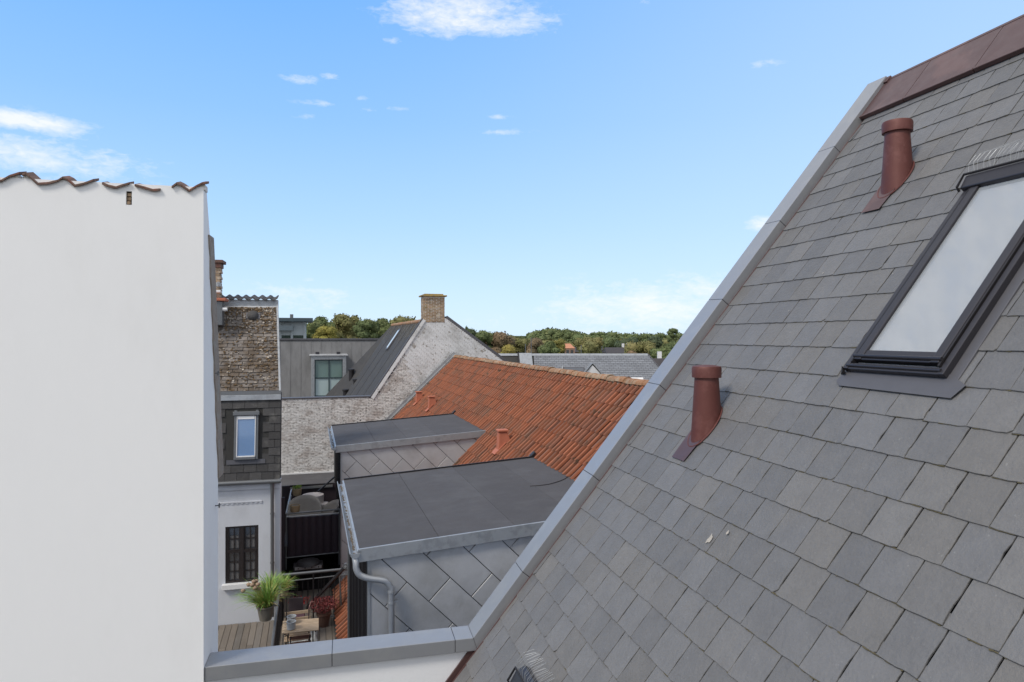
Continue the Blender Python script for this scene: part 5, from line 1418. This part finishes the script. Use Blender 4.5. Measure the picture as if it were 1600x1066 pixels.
slat_chair(pa, pb, DECK + .56, 'folding chair in front of the table, mostly below the coping', nslat=1, depthd=-E1 * .40, seatm=mat('reddish_slat_wood', (.20, .11, .085), .7, var=.15))
pk_ = onz(447, 940, DECK + .82); pk2 = onz(459, 939, DECK + .82)
dc = thing('dark_garden_chair', 'dark garden chair with pinkish cushion standing in the corner of the railings', 'chair', V(pk_.x, pk_.y + .2, DECK))
p = at(451, 935, 15.2); q = at(463, 935, 15.2)
MB().box(V(p.x, p.y, DECK + .42), V(.34, 0, 0), V(0, -.36, 0), UP * .05).build('cushion', mat('dusty_pink_fabric', (.20, .10, .11), .9), dc, bevel=.015)
MB().box(V(p.x, p.y, DECK + .46), V(.30, 0, 0), V(0, .03, .0), UP * .30).build('backrest', mat('dark_weave', (.05, .04, .045), .8, var=.3), dc, bevel=.01)
for dx, dy in ((.01, 0), (.33, 0), (.01, -.34), (.33, -.34)): MB().tube([V(p.x + dx, p.y + dy, DECK), V(p.x + dx, p.y + dy, DECK + .43)], .012, 6).build('leg', BLACK, dc)
arc = [V(p.x + .40, p.y - .35 + .0, DECK + .1), V(p.x + .42, p.y - .2, DECK + .55), V(p.x + .46, p.y - .1, DECK + .68), V(p.x + .53, p.y - .05, DECK + .66), V(p.x + .55, p.y - .05, DECK + .6)]
o = MB().tube(arc, .014, 8).build('curved_metal_stand', mat('pink_copper', (.32, .17, .15), .4, .5), smooth=60); tag(o, 'slim curved copper coloured stand beside the corner garden chair', 'stand')
# red shrub
c_ = onz(506, 978, DECK); k_ = thing('potted_red_shrub', 'bushy dark red shrub in a brown pot right of the table', 'plant', c_)
MB().lathe(c_, [(.10, 0), (.15, .26), (.165, .26), (.165, .30), (.14, .30)], 18).build('pot', POTRED, k_, smooth=40)
MB().lathe(c_ + UP * .27, [(0, 0), (.145, 0), (0, .01)], 12).build('soil', GRIME, k_)
m = MB(); r2 = random.Random(4)
for i in range(1500):
    d_ = V(r2.gauss(0, 1), r2.gauss(0, 1), r2.gauss(0, 1)).normalized() * r2.random() ** .4
    lump = 1 + .25 * pnoise(d_ * 2.5)
    p = c_ + UP * .47 + V(d_.x * .31 * lump, d_.y * .28 * lump, d_.z * .17 * lump)
    a = V(r2.gauss(0, 1), r2.gauss(0, 1), r2.gauss(0, 1)).normalized() * .02; b = V(r2.gauss(0, 1), r2.gauss(0, 1), r2.gauss(0, 1)).normalized() * .014
    m.poly([p - a, p + b, p + a, p - b])
m.build('foliage', REDLEAF, k_)
for i in range(7):
    a = i * .9; MB().tube([c_ + UP * .26, c_ + V(math.cos(a) * .16, math.sin(a) * .15, .45)], .005, 4).build('stem', BARK, k_)
c_ = onz(466, 957, DECK); k_ = thing('potted_red_flowers', 'low bright red flowering plant behind the slat chair', 'plant', c_)
MB().lathe(c_, [(.08, 0), (.11, .2), (.10, .2)], 14).build('pot', POTRED, k_, smooth=40)
m = MB()
for i in range(420):
    p = c_ + V(r2.gauss(0, .10), r2.gauss(0, .08), .27 + r2.gauss(0, .035)); a = V(r2.gauss(0, 1), r2.gauss(0, 1), r2.gauss(0, 1)).normalized() * .018; b = V(r2.gauss(0, 1), r2.gauss(0, 1), r2.gauss(0, 1)).normalized() * .013
    m.poly([p - a, p + b, p + a, p - b])
m.build('foliage', mat('bright_red_petal', (.33, .018, .02), .7, obj=.3, var=.2, bump=0), k_)
# crumpled cover under the table
m = MB(); nx_, ny_ = 20, 14; o_ = onz(450, 1012, DECK); o2 = onz(497, 1004, DECK); ex = o2 - o_; ey = E1 * .75
for j in range(ny_ + 1):
    for i in range(nx_ + 1):
        p = o_ + ex * (i / nx_) + ey * (j / ny_); ed = min(i, nx_ - i, j, ny_ - j) / 3
        h = .02 + min(1, ed) * (.10 + .12 * pnoise(V(i * .35, j * .35, 2)) + .06 * pnoise(V(i * .9, j * .9, 5))); m.v.append(p + UP * max(.006, h))
for j in range(ny_):
    for i in range(nx_): a = j * (nx_ + 1) + i; m.f.append((a, a + 1, a + nx_ + 2, a + nx_ + 1))
o = m.build('crumpled_cover', mat('grey_white_sheet', (.33, .34, .34), .8, var=.35, scale=7, bump=.2), smooth=60); tag(o, 'crumpled grey white plastic cover on the deck under the table', 'cover')
o.modifiers.new('solid', 'SOLIDIFY').thickness = .004

# ================================================================== 9. trees
def crown_mesh(name, m_, seed, dens=2600, shape=(1, 1, .8), lumps=11, leaf=.05):
    r2 = random.Random(seed); blobs = []
    for i in range(lumps):
        a = r2.uniform(0, 6.28); rr = r2.uniform(.0, .62); z = r2.uniform(-.42, .62)
        k = math.sqrt(max(.05, 1 - z * z)); blobs.append((V(math.cos(a) * rr * k, math.sin(a) * rr * k, z), r2.uniform(.26, .48)))
    m = MB(); per = dens // lumps
    for c0, r0 in blobs:
        rings = 6
        b0 = len(m.v)
        for a_i in range(rings + 1):
            for a_j in range(10):
                th_, ph_ = math.pi * a_i / rings, 2 * math.pi * a_j / 10; d_ = V(math.sin(th_) * math.cos(ph_), math.sin(th_) * math.sin(ph_), math.cos(th_))
                q_ = c0 + d_ * r0 * .86 * (1 + .25 * pnoise(d_ * 2.2 + c0 * 5)); m.v.append(V(q_.x * shape[0], q_.y * shape[1], q_.z * shape[2]))
        for a_i in range(rings):
            for a_j in range(10): a_ = b0 + a_i * 10 + a_j; b_ = b0 + a_i * 10 + (a_j + 1) % 10; m.f.append((a_, a_ + 10, b_ + 10, b_))
        for i in range(per):
            d_ = V(r2.gauss(0, 1), r2.gauss(0, 1), r2.gauss(0, 1)).normalized()
            if d_.z < -.55: continue
            lum = 1 + .28 * pnoise(d_ * 2.2 + c0 * 5) + .16 * pnoise(d_ * 6 + c0 * 9)
            p = c0 + d_ * r0 * lum * (1 - .25 * r2.random() ** 2)
            p = V(p.x * shape[0], p.y * shape[1], p.z * shape[2])
            nrm = (d_ + V(r2.gauss(0, .5), r2.gauss(0, .5), r2.gauss(0, .5))).normalized()
            a = nrm.cross(V(r2.gauss(0, 1), r2.gauss(0, 1), r2.gauss(0, 1))).normalized(); b = nrm.cross(a)
            sz = leaf * r2.uniform(.6, 1.3)
            m.poly([p - a * sz, p - b * sz * .7, p + a * sz, p + b * sz * .7])
    return m.mesh(name, m_)
CR = {}
for i, mm in enumerate(LEAF):
    for j in range(2): CR[(i, j)] = crown_mesh('crown', mm, i * 10 + j, 3000, lumps=13 + j * 4)
CONE = crown_mesh('crown', LEAF[4], 99, 2600, shape=(.55, .55, 1.2), lumps=14, leaf=.05)
TRUNKS = {}
def tree(px, ytop, wpx, D, tone, var, label, tall=None):
    c_ = dw(px, ytop, D); rad = wpx / F * D / 2 * 1.12; zt_ = c_.z
    hc = rad * (.95 if tall is None else tall)          # half height of crown
    k_ = thing('tree', label, 'tree', V(c_.x, c_.y, GROUND), 'trees beyond the roofs')
    o = bpy.data.objects.new('crown', CR[(tone, var)]); reg(o, V(c_.x, c_.y, zt_ - hc * .86), k_); o.scale = (rad * 1.05, rad * 1.05, hc * 1.15); o.rotation_euler = (0, 0, random.uniform(0, 6.28))
    if zt_ - 2 * hc > GROUND + 3:
        o = bpy.data.objects.new('lower_crown', CR[(tone, 1 - var)]); reg(o, V(c_.x, c_.y, zt_ - hc * 2.0), k_); o.scale = (rad * .95, rad * .95, hc * 1.0)
    b = V(c_.x, c_.y, GROUND); h = zt_ - GROUND
    m = MB(); m.tube([b - UP * .1, b + UP * h * .4, b + UP * h * .75], [rad * .10 + .1, rad * .07 + .06, .05], 7)
    for q in range(5):
        a = q * 1.3; m.tube([b + UP * h * (.38 + .05 * q), b + UP * h * (.6 + .05 * q) + V(math.cos(a), math.sin(a), 0) * rad * .5], [.10, .04], 5)
    m.build('trunk', BARK, k_, smooth=60)
r_ = random.Random(101)
TL = [ # px, ytop, width px, D, tone, var, label
 (508, 511, 40, 75, 3, 0, 'rounded yellow green tree just above the grey metal roof, right of the rooftop room'),
 (500, 493, 55, 100, 1, 0, 'green tree directly right of the glazed rooftop room'),
 (540, 489, 62, 105, 0, 1, 'broad olive brown tree, tallest above the grey metal roof'),
 (572, 499, 40, 95, 1, 1, 'mid green tree left of the dark felt roof ridge'),
 (600, 496, 55, 112, 1, 0, 'tree crown seen over the left end of the dark roof ridge'),
 (632, 494, 60, 118, 0, 0, 'brownish green tree over the dark roof ridge, left of the brick chimney'),
 (665, 497, 50, 120, 0, 1, 'tree half hidden behind the brick chimney'),
 (735, 515, 34, 100, 4, 0, 'dark tree rising just right of the whitewashed gable'),
 (752, 517, 42, 110, 1, 1, 'green tree right of the whitewashed gable slope'),
 (783, 519, 62, 112, 2, 0, 'wide reddish brown tree behind the whitewashed gable slope'),
 (795, 540, 44, 80, 3, 1, 'low yellow green shrubby tree above the small dark slate roof'),
 (815, 526, 44, 115, 0, 0, 'olive tree between the brown tree and the red roofed house'),
 (838, 529, 36, 105, 2, 1, 'dull brown tree behind the tall thin pole'),
 (858, 532, 46, 95, 1, 0, 'bright green tree left of the red roofed distant house'),
 (874, 531, 26, 130, 3, 0, 'small pale green tree beside the red roofed house'),
 (921, 525, 54, 100, 0, 1, 'round olive tree standing out right of the red roofed house'),
 (955, 527, 40, 130, 1, 1, 'green tree behind the dark roofed house with white chimneys'),
 (978, 525, 40, 125, 4, 1, 'dark green tree right of the round olive tree'),
 (1003, 532, 50, 110, 0, 0, 'olive green tree above the right end of the pale slate roof'),
 (1022, 527, 50, 118, 4, 0, 'dark spreading tree near the grey coping'),
 (1040, 536, 50, 90, 1, 0, 'green tree behind the rightmost dark roof'),
 (1051, 513, 18, 125, 1, 1, 'slim tall tree poking above the treeline beside the grey coping'),
 (1058, 532, 44, 105, 1, 1, 'green tree touching the grey coping at the right'),
 (990, 548, 26, 105, 2, 0, 'low brown tree between the two dark roofed houses'),
 (452, 498, 50, 120, 0, 0, 'olive tree hidden behind the glazed rooftop room'),
]
for a in TL: tree(*a)
# conifer poking up
c_ = dw(728, 509, 112); k_ = thing('conifer', 'small dark pointed conifer just above the right slope of the whitewashed gable', 'tree', V(c_.x, c_.y, GROUND))
o = bpy.data.objects.new('crown', CONE); reg(o, V(c_.x, c_.y, c_.z - 2.2), k_); o.scale = (1.5, 1.5, 1.7)
MB().tube([V(c_.x, c_.y, GROUND), V(c_.x, c_.y, c_.z - 1)], [.25, .06], 6).build('trunk', BARK, k_)
# far wood, one mass
def wood(name, pxs, D, topf, mats, seed, label=None, size=(5, 9)):
    r2 = random.Random(seed); m = MB(); srcs = [crown_mesh('src', None, seed + 50 + q, 520, lumps=8, leaf=.10) for q in range(3)]
    data = [([v.co.copy() for v in s.vertices], [tuple(p.vertices) for p in s.polygons]) for s in srcs]
    for px in pxs:
        for dd in (0, .12, .3):
            Dn = D * (1 + dd) + r2.uniform(-.05, .05) * D; c_ = dw(px + r2.uniform(-3, 3), topf(px) + r2.uniform(-1.5, 2.0) + dd * 2, Dn); rad = r2.uniform(*size)
            vs, fs = data[r2.randrange(3)]; b = len(m.v); an = r2.uniform(0, 6.28); ca, sa = math.cos(an), math.sin(an)
            m.v += [V(c_.x + (v.x * ca - v.y * sa) * rad, c_.y + (v.x * sa + v.y * ca) * rad, c_.z - rad * .75 + v.z * rad) for v in vs]; m.f += [tuple(i + b for i in f) for f in fs]
    return m.build(name, mats, kind='stuff', label=label, cat='woodland')
def topf(px):
    y = 522
    y -= 8.5 * math.exp(-((px - 868) / 36) ** 4); y -= 3.5 * math.exp(-((px - 945) / 26) ** 2); y += 2 * math.exp(-((px - 800) / 30) ** 2)
    if px < 700: y = 512
    return y
wood('far_woodland', [x for x in range(300, 1500, 8)], 380, topf, LEAF[1], 5, 'far dark green wooded ridge along the horizon')
wood('middle_woodland', [x for x in range(300, 1480, 10)], 190, lambda p: 531 if p > 690 else 527, LEAF[0], 6, 'olive green band of trees in front of the far ridge', (3.5, 6))
MB().prism([dw(300, 525, 900), dw(1400, 525, 900), dw(1400, 525, 1300), dw(300, 525, 1300)], UP * (GROUND - 2)).build('hill', LEAF[4], kind='structure')

S.render.engine = 'CYCLES'
